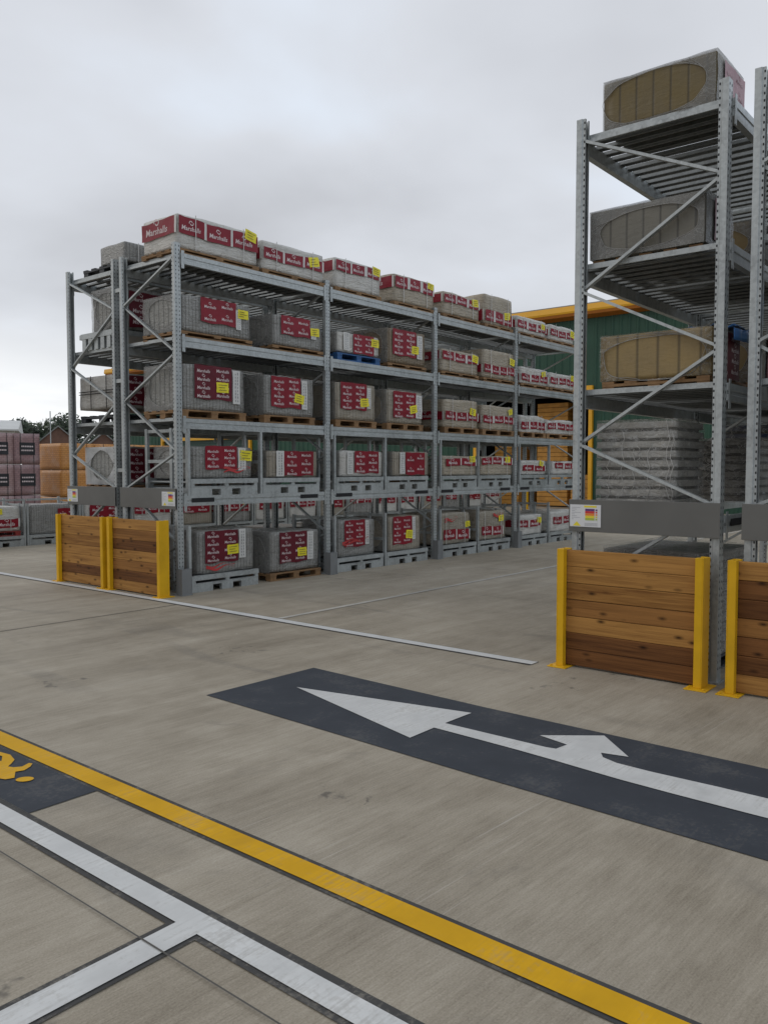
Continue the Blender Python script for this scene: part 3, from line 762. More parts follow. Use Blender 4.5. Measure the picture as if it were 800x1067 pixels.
# level, bay, side, x0, x1, z0, z1, mat, options
P = [
 (4,0,0, 6.43,7.74,4.347,4.79,'pale', dict(band=(.40,.88,3), tagpos=(.90,.86), d=.74, look='big white and red pack with lettered end')),
 (4,0,1, 7.84,9.04,4.347,4.75,'pale', dict(band=(.36,.74,3), tagpos=(.82,.66), look='white-topped pack with low red band')),
 (4,1,0, 9.30,10.35,4.347,4.80,'pale', dict(band=(.56,.90,3), tagpos=(.89,.84), look='pale pack with red band above white film')),
 (4,1,1, 10.72,11.80,4.347,4.81,'tan', dict(band=(.52,.92,3), tagpos=(.90,.84), look='tan pack with high red band and bowed base')),
 (4,2,0, 12.10,13.24,4.347,4.75,'tan', dict(band=(.52,.88,3), tagpos=(.86,.78), look='tan pack under a red band')),
 (4,2,1, 13.44,14.44,4.347,4.92,'tan', dict(band=(.10,.46,3), tagpos=(.78,.40), look='tallest tan pack, low red band')),
 (4,3,0, 14.63,15.81,4.347,4.68,'pale', dict(band=(.25,.70,3), tagpos=(.86,.62), look='low whitish pack with thin red band')),
 (4,3,1, 15.99,17.09,4.347,4.69,'pale', dict(band=(.28,.68,3), tagpos=(.92,.62), look='low whitish pack by the rack end')),
 (3,0,0, 6.46,7.61,3.331,3.80,'grey', dict(sheet=(.27,.76,.32,.985,2,2), wl=(.765,.84,.25,.80), tagpos=(.87,.70), end='greyend', look='ribbed grey pack with upper red label')),
 (3,0,1, 8.02,9.00,3.331,3.77,'grey', dict(sheet=(.14,.74,.36,.985,2,2), wl=(.75,.86,.36,.62), tagpos=(.83,.60), end='greyend', look='plain grey pack with upper red label')),
 (3,1,0, 9.34,10.32,3.38,3.70,'pale', dict(sheet=(.34,.86,.03,.95,2,3), wl=(.12,.26,.1,.95), tagpos=(.88,.66), look='low pale pack with red label')),
 (3,1,1, 10.55,11.56,3.331,3.91,'brown', dict(sheet=(.10,.74,.24,.97,2,4), wl=(.75,.90,.22,.9), tagpos=(.70,.46), look='tall brown pack with red label')),
 (3,2,0, 12.05,13.21,3.331,3.75,'tan', dict(band=(.48,.84,3), tagpos=(.90,.72), look='tan layered pack with high red band')),
 (3,2,1, 13.41,14.55,3.331,3.88,'tan', dict(band=(.18,.46,4), tagpos=(.88,.68), look='creased tan pack with low red band')),
 (3,3,0, 14.80,15.92,3.331,3.68,'pale', dict(band=(.18,.58,3), tagpos=(.80,.72), look='speckled pale pack with red band')),
 (3,3,1, 16.01,17.12,3.331,3.68,'pale', dict(band=(.28,.66,3), tagpos=(.92,.76), look='sagging pale pack', sag=.05)),
 (2,0,0, 6.46,7.49,2.34,2.93,'grey', dict(sheet=(.17,.78,.26,.985,2,4), wl=(.79,.91,.2,.95), tagpos=(.62,.54), end='greyend', red='red_dark', look='tall grey pack, striped sticker')),
 (2,0,1, 7.85,8.82,2.34,2.91,'grey', dict(sheet=(.12,.72,.24,.96,2,4), wl=(.73,.85,.2,.93), tagpos=(.68,.46), end='greyend', look='tall grey pack with bright red label')),
 (2,1,0, 9.30,10.23,2.34,2.93,'buff', dict(sheet=(.10,.75,.28,.98,2,4), wl=(.76,.86,.35,.9), tagpos=(.70,.50), look='buff pack with ragged red label')),
 (2,1,1, 10.53,11.48,2.34,2.90,'buff', dict(sheet=(.14,.78,.16,.95,2,4), wl=(.79,.97,.2,.9), tagpos=(.72,.46), look='buff pack, red label curled below')),
 (2,2,0, 12.15,13.22,2.33,2.86,'tan', dict(band=(.28,.56,3), tagpos=(.82,.60), look='wide tan pack with red middle band')),
 (2,2,1, 13.39,14.52,2.33,2.82,'tan', dict(band=(.30,.58,3), tagpos=(.86,.78), look='creased tan pack with red middle band')),
 (2,3,0, 14.80,15.82,2.33,2.70,'pale', dict(band=(.22,.62,3), sag=.07, amp=.016, look='slumped pale pack in torn film')),
 (2,3,1, 15.90,17.12,2.33,2.66,'pale', dict(band=(.35,.75,3), sag=.09, amp=.02, look='crumpled grey-white pack')),
 (1,0,0, 6.60,7.62,1.467,1.89,'grey', dict(sheet=(.20,.74,.30,.985,2,3), wl=(.75,.88,.25,.97), tagpos=(.88,.72), scrawl=(.5,.95,.20), look='grey pack with red scrawl under its label')),
 (1,0,1, 7.90,8.90,1.467,1.86,'buff', dict(sheet=(.32,.90,.04,.985,2,3), wl=(.16,.31,.05,.97), look='buff pack with white sticker before its label')),
 (1,1,0, 9.40,10.44,1.467,1.88,'pale', dict(sheet=(.30,.88,.12,.97,2,3), wl=(.14,.27,.1,.95), look='cream pack with three-row red label')),
 (1,1,1, 10.69,11.68,1.467,1.89,'buff', dict(sheet=(.33,.88,.10,.97,2,2), wl=(.17,.31,.1,.95), look='buff pack strapped across its red label')),
 (1,2,0, 12.10,13.22,1.467,1.83,'tan', dict(band=(.50,.86,2,.07,.97), tagpos=(.84,.84), look='tan layered pack with two red panels')),
 (1,2,1, 13.36,14.50,1.467,1.84,'tan', dict(band=(.56,.92,3), tagpos=(.82,.82), look='tan layered pack with three red panels')),
 (1,3,0, 14.85,15.88,1.467,1.77,'pale', dict(band=(.26,.64,2,.05,.98), tagpos=(.78,.78), look='pale pack with two red panels')),
 (1,3,1, 16.18,17.14,1.467,1.76,'pale', dict(band=(.44,.86,2,.1,.98), look='pale pack with red panels near its top')),
 (0,0,0, 6.69,7.62,.217,.80,'grey', dict(sheet=(.10,.70,.24,.96,2,4), wl=(.71,.83,.3,.97), tagpos=(.60,.52), scrawl=(.12,.62,.10), red='red_dark', tilt=-.03, look='leaning grey pack, red scrawl below label')),
 (0,0,1, 7.95,8.93,.112,.70,'grey', dict(sheet=(.16,.72,.22,.97,2,4), wl=(.73,.86,.25,.95), tagpos=(.62,.46), red='red_dark', end='greyend', look='squat grey pack with deep red label')),
 (0,1,0, 9.34,10.22,.217,.80,'grey', dict(sheet=(.16,.70,.26,.97,2,4), wl=(.72,.82,.3,.95), scrawl=(.1,.8,.36), look='grey pack with torn red tape across its label')),
 (0,1,1, 10.58,11.42,.217,.80,'buff', dict(sheet=(.10,.70,.20,.97,2,4), wl=(.72,.82,.3,.95), tagpos=(.62,.46), tilt=-.02, look='buff pack with tall red label')),
 (0,2,0, 12.00,12.98,.217,.80,'buff', dict(band=(.14,.46,2,.12,1.), tagpos=(.90,.60), scrawl=(.15,.55,.72), look='buff pack with red scrawl over two panels')),
 (0,2,1, 13.28,14.26,.217,.78,'buff', dict(band=(.16,.46,2,.1,.9), tagpos=(.80,.72), scrawl=(.5,.85,.78), look='buff pack with curled film and low red panels')),
 (0,3,0, 14.70,15.74,.217,.64,'pale', dict(band=(.40,.74,2,.0,.95), tagpos=(.86,.70), look='low pale pack with red panels')),
 (0,3,1, 16.11,17.14,.217,.68,'pale', dict(band=(.36,.70,2,.1,.98), sag=.05, look='rounded pale pack with red panels')),
]
still_front = {}
sd_ = 0
for (lv, bay, side, x0, x1, z0, z1, mat, o) in P:
    sd_ += 1; d = o.get('d', .78)
    if mat == 'pale' and lv >= 3 and not o.get('d'): d = .80
    endm = o.get('end')
    make_pack(f"{o['look']}, {where(lv, bay, side)}", G_p, x0, YF+(.0 if lv > 1 else .01), z0, x1-x0, d, z1-z0, mat, endm, o.get('sheet'), o.get('band'), o.get('tagpos'), o.get('wl'), sd_,
              hood=bool(o.get('sheet')), scrawl=o.get('scrawl'), red=o.get('red', 'red' if bay != 2 else 'red'), tilt=o.get('tilt', 0), sag=o.get('sag', .018), amp=o.get('amp', .010))
    base = 0. if lv == 0 else LV[lv-1]
    on_still = lv == 1 or (lv == 0 and not (bay == 0 and side == 1))
    if on_still:
        sx0 = {0: (6.56, 7.78), 1: (9.27, 10.48), 2: (12.02, 13.24), 3: (14.76, 16.0)}[bay][side]
        make_stillage(f"galvanised stillage with upright end frame, {where(lv, bay, side)}", G_s, sx0, 8.61, base+.0005, 1.12, .92)
    else:
        kind = 'pallet_blue' if (lv, bay, side) == (3,1,0) else 'pallet'
        make_pallet(f"{'blue painted' if kind == 'pallet_blue' else 'bare timber'} pallet under a pack, {where(lv, bay, side)}", G_w, x0-.02, YF-.012, (base+.005) if lv else .0005, (x1-x0)+.04, d+.02, kind, .062 if lv == 4 else (.075 if (lv == 3 and kind == 'pallet') else .11))

# ------------------------------------------------------------------ goods on the rack behind
G_b = 'stone packs on the rack behind'
def back_pack(look, x0, x1, y0, y1, z0, z1, mat, seed, sheet=None, band=None, hood=True, endmat=None, red='red_dark', tagpos=None, wl=None, **k):
    return make_pack(look, G_b, x0, y0, z0, x1-x0, y1-y0, z1-z0, mat, endmat, sheet, band, tagpos, wl, seed, hood=hood, red=red, **k)
back_pack('small grey pack on the top shelf corner of the rack behind', 6.50,7.5, 9.90,10.50, 4.40,4.66, 'grey', 71, band=(.1,.8,2,.55,1.), hood=False)
make_pallet('dark plastic pallet on the top shelf corner of the rack behind', 'pallets on the rack behind', 6.47, 9.97, 4.286, 1.1, .92, 'pallet_grey')
back_pack('grey pack with oval end on the second shelf of the rack behind', 6.48,7.5, 9.98,10.68, 3.50,4.08, 'grey', 72, sheet=(.1,.9,.1,.9,2,3), endmat='greyend')
def low_still(label, x, y, z):
    return make_stillage(label, G_s, x, y, z, 1.12, .92)
# slotted steel tray under the second shelf pack
tr = MB()
for i in range(6): tr.box(.0, .04, .02+i*.155, .02+i*.155+.09, .001, .16)
tr.box(-.005, 1.1, 0, .03, .1605, .225); tr.box(-.005, 1.1, .92, .95, .1605, .225); tr.box(-.005, .03, .0305, .9195, .1605, .235); tr.box(.031, 1.1, .0305, .9195, .165, .18)
tag(tr.build('steel_tray', M['steel'], None, False, (6.42, 9.98, 3.26)), 'slotted galvanised tray under the oval-ended pack of the rack behind', 'tray')
back_pack('strapped pale grey block on the third shelf of the rack behind', 6.47,7.5, 9.98,11.05, 2.43,2.90, 'slab', 73, sheet=(.05,.95,.1,.95,3,3), hood=False)
s = MB(); s.tube([(6.452, 9.985, 2.65), (6.452, 11.03, 2.65)], .006, 5); s.tube([(6.452, 9.985, 2.685), (6.452, 11.03, 2.685)], .006, 5)
for yy in (10.33, 10.72): s.tube([(6.452, yy, 2.435), (6.452, yy, 2.90)], .006, 5)
stp = s.build('strap', M['slot'], None); stp.parent = [o for o in bpy.data.objects if o.get('label', '').startswith('strapped pale grey')][0]
stp.matrix_parent_inverse = Matrix.Translation((-6.47, -9.98, -2.43))
make_pallet('dark plastic pallet on the third shelf of the rack behind', 'pallets on the rack behind', 6.47, 9.99, 2.236, 1.1, 1.04, 'pallet_grey')
pk = back_pack('grey pack with ragged hole in pale film on the lowest shelf behind', 6.48,7.5, 9.99,10.92, 1.37,1.90, 'greyend', 74, sheet=(.05,.95,.05,.95,3,4), hood=False)
oval_film(pk, (.93,.53), .014, M['film_white'], hole=(.45,.52,.30,.40), seed=4, strings=5, sq=1.7)
make_pallet('timber pallet on the lowest shelf of the rack behind', 'pallets on the rack behind', 6.47, 9.99, 1.2555, 1.1, .92)
k = 0
for lv, bay, side, x0, x1, dz, mat in ((3,0,1,7.9,8.95,.5,'grey'), (3,1,1,10.5,11.5,.35,'grey'), (2,0,1,7.9,8.9,.52,'grey'), (2,1,0,9.3,10.3,.55,'brown'), (2,1,1,10.5,11.5,.55,'brown'), (2,2,0,12.0,13.1,.5,'buff'), (2,2,1,13.3,14.4,.5,'buff'), (2,3,0,14.8,15.9,.45,'brown'), (1,0,1,7.9,8.9,.36,'buff'), (1,2,0,12.1,13.2,.3,'brown'), (1,3,1,16.1,17.1,.35,'buff'),
                                  (0,0,0,6.6,7.6,.5,'grey'), (0,0,1,7.9,8.9,.5,'grey'), (0,1,0,9.3,10.3,.5,'brown'), (0,1,1,10.5,11.5,.5,'brown'), (0,2,0,12.0,13.1,.45,'buff'), (0,2,1,13.3,14.4,.45,'buff'), (0,3,0,14.8,15.9,.4,'buff'), (0,3,1,16.1,17.1,.4,'buff')):
    k += 1; base = 0. if lv == 0 else LV[lv-1]
    back_pack(f"dark {LOOK[mat].replace(' slab','')} seen through the rack, {where(lv, bay, side, ' behind')}", x0, x1, 9.98, 10.85, base+.118, base+.118+dz, mat, 80+k, sheet=(.1,.85,.2,.95,2,3))
    make_pallet(f"timber pallet seen through the rack, {where(lv, bay, side, ' behind')}", 'pallets on the rack behind', x0-.02, 9.97, base+(.005 if lv else .0005), x1-x0+.04, .9)

# ------------------------------------------------------------------ bales on the tall rack
def make_bale(label, x, y0, y1, z0, z1, w, mat, hole, tilt, seed, red, ink, filmm='film', strings=4, label_z=(.0,.95), u=(.22,.98), rows=3, cols=2, sq=2.2, pl=None):
    d = y1-y0; h = z1-z0
    t = thing('stone_bale', label, 'stone bale', (x, y0, z0), 0, 'brown stone bales on the tall rack')
    blk = link('stone_block', body_mesh(w, d, h, seed, .003, .010, 9, M[mat]), t)
    oval_film(t, (d, h), .010, M[filmm], hole=hole, tilt=tilt, seed=seed, strings=strings, sq=sq)
    # film on the long side and the top
    wv = waver(seed+2, .006)
    m = MB().grid(lambda a, b: Vector((-.008+(w+.012)*a, -.010+wv(a*w, b*h), b*(h+.008))), 10, 5)
    m.grid(lambda a, b: Vector((-.008+(w+.012)*a, -.009+(d+.014)*b, h+.009+wv(a*w, b*d+3))), 8, 8)
    m.build('film_side', M[filmm], t, True)
    ff = face_fn('front', .019, seed, .004, (w, d, h))
    red_sheet(t, ff, u[0]*w, u[1]*w, label_z[0]*h+.01, label_z[1]*h, cols, rows, M[red], M[ink], seed)
    return t
make_bale('brown stone bale crowning the tall rack, wide oval opening in its film', 6.36, 2.10, 2.98, 4.287, 4.665, .62, 'olive', (.465,.50,.455,.47), .10, 41, 'red_faded', 'ink_faded', sq=2.5)
b2 = make_bale('greyish stone bale below the topmost bale, on a broken timber pallet', 6.355, 2.16, 3.08, 3.287, 3.67, .62, 'olive_grey', (.53,.49,.43,.40), .04, 42, 'red_faded', 'ink_faded', label_z=(.06,.97), u=(.28,.80))
make_pallet('thin broken timber pallet under the greyish bale', 'pallets on the tall rack', 6.37, 2.18, 3.256, .98, .88, 'pallet', .028)
for c in ('timber_pallet',): pass
make_bale('khaki stone bale in thin clear film, third level of the tall rack', 6.36, 2.09, 2.98, 2.30, 2.665, .62, 'khaki', (.50,.44,.45,.47), .06, 43, 'red_dark', 'ink', filmm='film_clear', strings=9, u=(.12,.98), rows=4, sq=2.6)
make_pallet('timber pallet under the khaki bale', 'pallets on the tall rack', 6.355, 2.10, 2.236, .9, .86, 'pallet', .062)
bl = MB().grid(lambda a, b: Vector((6.62+.55*a, 2.02+.36*b, 2.672+.05*max(0, noise.noise(Vector((a*4, b*4, 2)))+.4)+.012)), 12, 10)
bl.grid(lambda a, b: Vector((6.62+.55*a, 2.02-.004+.006*math.sin(a*20), 2.674-.09*b+.02*a)), 12, 3)
sol = tag(bl.build('blue_sheet', M['blue_film'], None, True), 'blue plastic sheet lying over the khaki bale', 'plastic sheet'); sm_ = sol.modifiers.new('thick', 'SOLIDIFY'); sm_.thickness = .004
# layered, film-wrapped stack on the lowest shelf
def make_stack(label, x, y0, y1, z0, n, lh, w, mat, seed, gapc=.022, wrap=True):
    t = thing('wrapped_slab_stack', label, 'slab stack', (x, y0, z0), 0); d = y1-y0; rg = random.Random(seed)
    for i in range(n):
        ox, oy = rg.uniform(-.006, .006), rg.uniform(-.008, .008)
        me = body_mesh(w, d, lh-gapc, seed+i, .0035, .007, 5, M[mat])
        link('slab', me, t, (ox, oy, i*lh+gapc*.5))
    MB().box(.03, w-.03, .03, d-.03, .01, n*lh-.03).build('gap_shade_core', M['interior'], t)  # dark core added inside the stack so the slab gaps look shaded
    if wrap:
        h = n*lh; wv = waver(seed, .016)
        def wr(u, v):
            s_ = u*(d+w); pull = -.010*abs(math.sin(v*n*math.pi))
            off = .014+pull+wv(s_*1.4, v*h*2.4)*.8
            if s_ < d: return Vector((-off, d-s_, v*h*1.01))
            return Vector((s_-d, -off, v*h*1.01))
        m = MB().grid(wr, 60, 48)
        m.grid(lambda a, b: Vector((-.012+(w+.02)*a, -.012+(d+.02)*b, h+.008+.06*max(0, noise.noise(Vector((a*2.6+seed, b*3.2, 1)))))), 14, 16)
        m.build('plastic_wrap', M['film_wrap'], t, True)
        rg2 = random.Random(seed+1); sg = MB()
        for k in range(7):
            u_ = rg2.uniform(.08, .5); v0, v1 = sorted((rg2.uniform(.05, .5), rg2.uniform(.5, .98)))
            sg.tube([wr(u_+.012*math.sin(q*2.+k), v0+(v1-v0)*q/8)+Vector((-.004, -.003, 0)) for q in range(9)], .0022, 4)
        sg.build('film_fold', M['strip'], t)
    return t
make_stack('tall stack of grey wrapped slab layers behind the grey end panel', 6.40, 2.36, 3.02, 1.29, 9, .077, .62, 'slab', 51)
make_pallet('timber pallet under the wrapped slab layers', 'pallets on the tall rack', 6.36, 2.33, 1.2555-.08+.003+.0, .8, .72, 'pallet_grey') if False else None
bs = MB(); bs.box(0, .70, 0, .72, .0, .034)
tag(bevel(bs.build('base_board', M['pallet'], None, False, (6.37, 2.33, 1.2525)), .004), 'timber board under the tall wrapped slab stack', 'board')
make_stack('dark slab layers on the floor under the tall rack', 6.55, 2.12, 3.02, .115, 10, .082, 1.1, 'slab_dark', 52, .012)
make_pallet('dark pallet under the floor stack of the tall rack', 'pallets on the tall rack', 6.53, 2.1, .0005, 1.14, .95, 'pallet_grey')
# second goods of the bay, glimpsed between the uprights
make_bale('brown bale glimpsed between uprights behind the greyish bale', 7.55, 2.10, 3.00, 3.37, 3.72, .8, 'khaki', (.5,.5,.40,.40), 0, 45, 'red_faded', 'ink_faded')
make_pallet('timber pallet of the brown bale between the uprights', 'pallets on the tall rack', 7.53, 2.1, 3.256, .86, .9)
make_bale('brown bale behind the khaki bale on the same shelf', 7.60, 2.10, 3.00, 2.346, 2.78, .8, 'khaki', (.5,.5,.40,.40), 0, 46, 'red_dark', 'ink')
make_pallet('timber pallet of the bale behind the khaki bale', 'pallets on the tall rack', 7.58, 2.1, 2.236, .86, .9)
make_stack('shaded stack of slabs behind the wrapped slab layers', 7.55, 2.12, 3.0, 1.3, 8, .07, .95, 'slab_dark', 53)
# rack at the picture edge
for i, (z0, z1, mat, c, lab) in enumerate(((3.37, 3.85, 'olive_grey', 'red_faded', 'faded pink labelled bale at the picture edge'), (2.35, 2.85, 'khaki', 'red_dark', 'khaki bale beneath blue sheeting at the picture edge'))):
    make_bale(lab, 6.60, .75, 1.66, z0, z1, .9, mat, (.5,.5,.4,.4), 0, 60+i, c, 'ink')
    make_pallet(['timber pallet of the faded pink bale at the picture edge', 'timber pallet of the blue topped bale at the picture edge'][i], 'pallets on the tall rack', 6.58, .74, z0-.114, .95, .93)
bl = MB().grid(lambda a, b: Vector((6.585+.93*a, .735+.94*b, 2.872+.05*max(0, noise.noise(Vector((a*4, b*4, 7)))+.4))), 12, 10)
bl.grid(lambda a, b: Vector((6.575+.006*math.sin(a*20), .735+.94*a, 2.874-.22*b)), 12, 3)
sol = tag(bl.build('blue_sheet', M['blue_film'], None, True), 'blue sheeting over the khaki bale at the picture edge', 'plastic sheet'); sm_ = sol.modifiers.new('thick', 'SOLIDIFY'); sm_.thickness = .004
make_stack('navy wrapped stack on the lowest shelf at the picture edge', 6.6, .80, 1.66, 1.29, 8, .09, 1.0, 'navy', 54)
make_stack('navy wrapped stack deeper in the tall rack', 9.2, 2.10, 3.0, 1.30, 9, .085, 1.1, 'navy', 55)
make_bale('brown bale in the second bay of the tall rack', 9.2, 2.10, 3.0, 2.36, 2.85, 1., 'khaki', (.5,.5,.4,.4), 0, 47, 'red_dark', 'ink')
make_pallet('timber pallet in the second bay of the tall rack', 'pallets on the tall rack', 9.18, 2.1, 2.236, 1.05, .9)

# ------------------------------------------------------------------ stillage yard behind the double rack
G_y = 'stillages in the yard behind the racks'; G_yp = 'packs in the yard behind the racks'
kinds = ['white-topped pack with red labels', 'blue-grey wrapped pack on a stillage']
def yard_still(label, x, y):
    t = make_stillage(label, G_y, x, y, .0005, 1.12, .92)
    for q in (.0, .87): MB().box(1.125, 1.165, q, q+.05, 0, .97).build('corner_post', M['steel'], t)
    MB().box(-.04, 1.1245, .002, .04, .93, .97).build('top_rail', M['steel'], t); return t
xx = 6.05; i = 0
while xx < 27:
    near = ['beyond the farther timber barrier', 'seen between the barrier and the rack'][i % 2]
    ordn = ['first','second','third','fourth','fifth','sixth','seventh','eighth','ninth','tenth','eleventh','twelfth','thirteenth','fourteenth','fifteenth','sixteenth','seventeenth','eighteenth'][i]
    yard_still(f"galvanised yard stillage, {ordn} of the line behind the double rack", xx, 16.6)
    if i == 1:
        make_pack('white pack with red panels and drooping yellow tag in the yard line', G_yp, xx+.04, 16.63, .32, 1.02, .8, .5, 'pale', None, None, (.15,.5,2), (.55,.80), None, 101, hood=False); make_pallet('red painted pallet under the white pack in the yard line', 'pallets in the yard', xx+.03, 16.62, .2165, 1.04, .82, 'pallet_red', .10)
    elif i == 2:
        make_pack('blue-grey wrapped pack in the yard line beyond the timber barrier', G_yp, xx+.04, 16.63, .217, 1.02, .8, .62, 'grey', None, (.60,1.,.62,.85,2,1), None, None, None, 102, hood=False)
    else:
        mat = ['pale', 'buff', 'grey', 'pale'][i % 4]
        make_pack(f"{LOOK[mat].replace(' slab','')} with red label on the {ordn} yard stillage", G_yp, xx+.04, 16.63, .217, 1.02, .8, [.62,.74,.68][i % 3], mat, None, (.1,.9,.4,.92,2,2) if i % 2 else None, None if i % 2 else (.45,.85,3), (.85,.85) if i % 3 == 0 else None, None, 100+i, hood=False)
    xx += 1.24; i += 1

# brick packs stacked behind
def brickmat(name, a, b, mort, gloss=.45):
    t = NT(name); o = t.coord('Object')
    sp = t.n('ShaderNodeSeparateXYZ', ins={0: o}); cb = t.n('ShaderNodeCombineXYZ', ins={0: t.math('ADD', sp.outputs[0], sp.outputs[1]), 1: sp.outputs[2], 2: 0.}).outputs[0]
    br = t.n('ShaderNodeTexBrick', ins={'Vector': cb, 'Scale': 4.6, 'Color1': (*a,1), 'Color2': (*b,1), 'Mortar': (*mort,1), 'Mortar Size': .018, 'Bias': 0.})
    n = t.noise(o, 3., 5); c = t.mix(br.outputs['Color'], (.5,.5,.5), t.ramp(n, [(.5, 0.), (.75, .22)]))
    t.bsdf(c, gloss, 0, t.bump(t.noise(o, 6., 5, .6, 1.), .4, .02)); return t.mat
M['purple_brick'] = brickmat('purple_brick_in_film', (.31,.185,.18), (.25,.15,.15), (.15,.10,.10))
M['pink_brick'] = brickmat('pinkish_brick_in_film', (.36,.235,.22), (.31,.195,.19), (.2,.13,.13))
M['orange_brick'] = brickmat('orange_brick_in_film', (.56,.26,.07), (.49,.21,.05), (.28,.12,.03))
M['black_label'] = simple('black_printed_label', (.02,.02,.023), .4)
BP = {}
def brick_pack(label, x, y, z, w, d, h, mat, lab, seed):
    t = thing('brick_pack', label, 'brick pack', (x, y, z), 0, 'brick packs stacked in the yard')
    link('brick_block', body_mesh(w, d, h, seed, .005, .007, 6, M[mat]), t)
    if lab:
        fn = face_fn('front', .016, seed, .004, (w, d, h))
        l_ = MB().grid(lambda u, v: fn(w*(.22+.58*u), h*(.30+.40*v)), 6, 3).build('black_label', M['black_label'], t, True)
        s_ = MB()
        for r_ in range(2):
            zz = h*(.42+.13*r_)
            for q in range(7): s_.face([fn(w*(.28+.066*q), zz, .004), fn(w*(.28+.066*q+.048), zz, .004), fn(w*(.28+.066*q+.048), zz+.04, .004), fn(w*(.28+.066*q), zz+.04, .004)])
        s_.build('lettering', M['ink'], l_)
    for v in (.25, .75): MB().bar((w*v, -.016, 0), (w*v, -.016, h), .014, .002, up=(0,1,0)).build('strapping_band', M['slot'], t)
    return t
cols = ['first', 'second', 'third', 'fourth', 'fifth', 'sixth', 'seventh']
rows_ = ['ground', 'middle', 'top']
k = 0
for ci, (x0, w, mat, lab) in enumerate(((8.6,.82,'pink_brick',1), (9.48,.70,'purple_brick',1), (10.20,.70,'pink_brick',1), (10.94,.74,'purple_brick',1))):
    for r_ in range(3):
        k += 1; brick_pack(f"{'pinkish' if mat[0:2] == 'pi' else 'purple'} brick pack with black label, {rows_[r_]} row of the {cols[ci]} purple column", x0, 22+(ci % 2)*.05, .02+r_*.85, w, 1.1, .835, mat, lab, 200+k)
for ci, (x0, w) in enumerate(((12.32,1.0), (13.36,1.0), (14.40,1.0), (15.44,1.0))):
    for r_ in range(3):
        k += 1; brick_pack(f"orange brick pack, {rows_[r_]} row of the {cols[ci]} orange column", x0, 22.0, .02+r_*.77, w, 1.3, .755, 'orange_brick', 0, 200+k)
for ci, x0 in enumerate((20.5, 22.4, 24.2, 26.)):
    k += 1; brick_pack(f"lone orange brick pack on the yard floor, {cols[ci]} of the loose ones past the columns", x0, 21.0+ci*.4, .02, 1.0, 1.2, .75, 'orange_brick', 0, 200+k)

# ------------------------------------------------------------------ green warehouse
BX = 30.
wh = thing('warehouse', 'green corrugated warehouse with deep yellow fascia behind the racks', 'warehouse', (BX, 20, 0))
def ribbed(y0, y1, z0, z1, name='wall', mat='green'):
    m = MB(); y = y0; p = .333; pts = []
    while y < y1-.01:
        for dy, dx in ((0, 0), (.20, 0), (.235, -.035), (.298, -.035), (.333, 0)):
            if y+dy <= y1+.001: pts.append((dx, y+dy-20))
        y += p
    pts = [q for q in pts if q[1] <= y1-20]; pts.append((0, y1-20))
    for (a, b), (c, d) in zip(pts[:-1], pts[1:]):
        if d-b > 1e-5: m.face([(a, b, z0), (a, b, z1), (c, d, z1), (c, d, z0)])
    return m.build(name, M[mat], wh)
ZE = 7.55
D1 = (14.45, 19.6, 4.6); D2 = (34.2, 41.9, 3.2)
for y0, y1, z0 in ((-12, D1[0], 0), (D1[0], D1[1], D1[2]), (D1[1], D2[0], 0), (D2[0], D2[1], D2[2]), (D2[1], 47.2, 0)):
    ribbed(y0, y1, z0, ZE)
fs = MB(); fs.prism([(-.05, ZE-.02), (-.40, ZE+.05), (-.42, ZE+.12), (-.38, ZE+.33), (-.1, ZE+.35), (-.05, ZE+.3)], -32.3, 27.6, 'y')
fs.build('fascia', M['fascia'], wh)
fs = MB(); fs.prism([(-.045, ZE-.16), (-.36, ZE-.06), (-.395, ZE+.045), (-.045, ZE-.025)], -32.2, 27.5, 'y'); fs.build('soffit', M['fascia_low'], wh)
rf = MB(); rf.prism([(0, ZE+.2), (0, ZE+.45), (14, ZE+2.2), (28, ZE+.45), (28, ZE+.2)], -32.1, 27.4, 'y'); rf.build('roof', M['roof_grey'], wh)
ex = MB(); ex.box(.3, 28, -32, -31.8, 0, ZE+.1); ex.box(.3, 28, 27.1, 27.3, 0, ZE+.1); ex.box(27.8, 28, -31.7, 27.0, 0, ZE+.1); ex.build('wall', M['green'], wh)
for (y0, y1, z1, nm, inside) in ((D1[0], D1[1], D1[2], 'door_frame', True), (D2[0], D2[1], D2[2], 'door_frame', False)):
    fr = MB(); a, b = y0-20, y1-20
    fr.box(-.14, .1, a-.15, a-.002, 0.001, z1+.20); fr.box(-.14, .1, b+.002, b+.15, .001, z1+.20); fr.box(-.141, .1, a-.0015, b+.0015, z1+.002, z1+.201)
    fo = fr.build(nm, M['fascia'], wh)
    if inside:
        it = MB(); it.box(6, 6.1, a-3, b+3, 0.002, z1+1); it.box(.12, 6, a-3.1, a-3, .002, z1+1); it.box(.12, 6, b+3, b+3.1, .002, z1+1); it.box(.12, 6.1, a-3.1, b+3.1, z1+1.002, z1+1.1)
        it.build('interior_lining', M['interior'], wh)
    else:
        it = MB()
        z = .01
        while z < z1-.05: it.box(.02, .05, a, b, z, z+.19); z += .2
        it.build('roller_shutter', M['green_dark'], wh)
for j, (x, y, z0, w, d, h) in enumerate(((31.0, 14.55, .05, 1.6, 1.2, 1.3), (31.0, 15.9, .05, 1.6, 1.4, 4.3), (31.2, 18.3, .05, 1.6, 1.2, 2.6))):
    m = MB(); q = z0
    while q < z0+h-.05: m.box(0, w, 0, d, q-z0, min(q-z0+.17, h)); q += .185
    tag(bevel(m.build('timber_bundle', M['amber'], None, False, (x, y, z0)), .006), ['low amber timber bundle inside the warehouse doorway', 'tall amber timber bundle inside the warehouse doorway', 'amber timber bundle by the far jamb of the warehouse doorway'][j], 'timber bundle')
bol = None
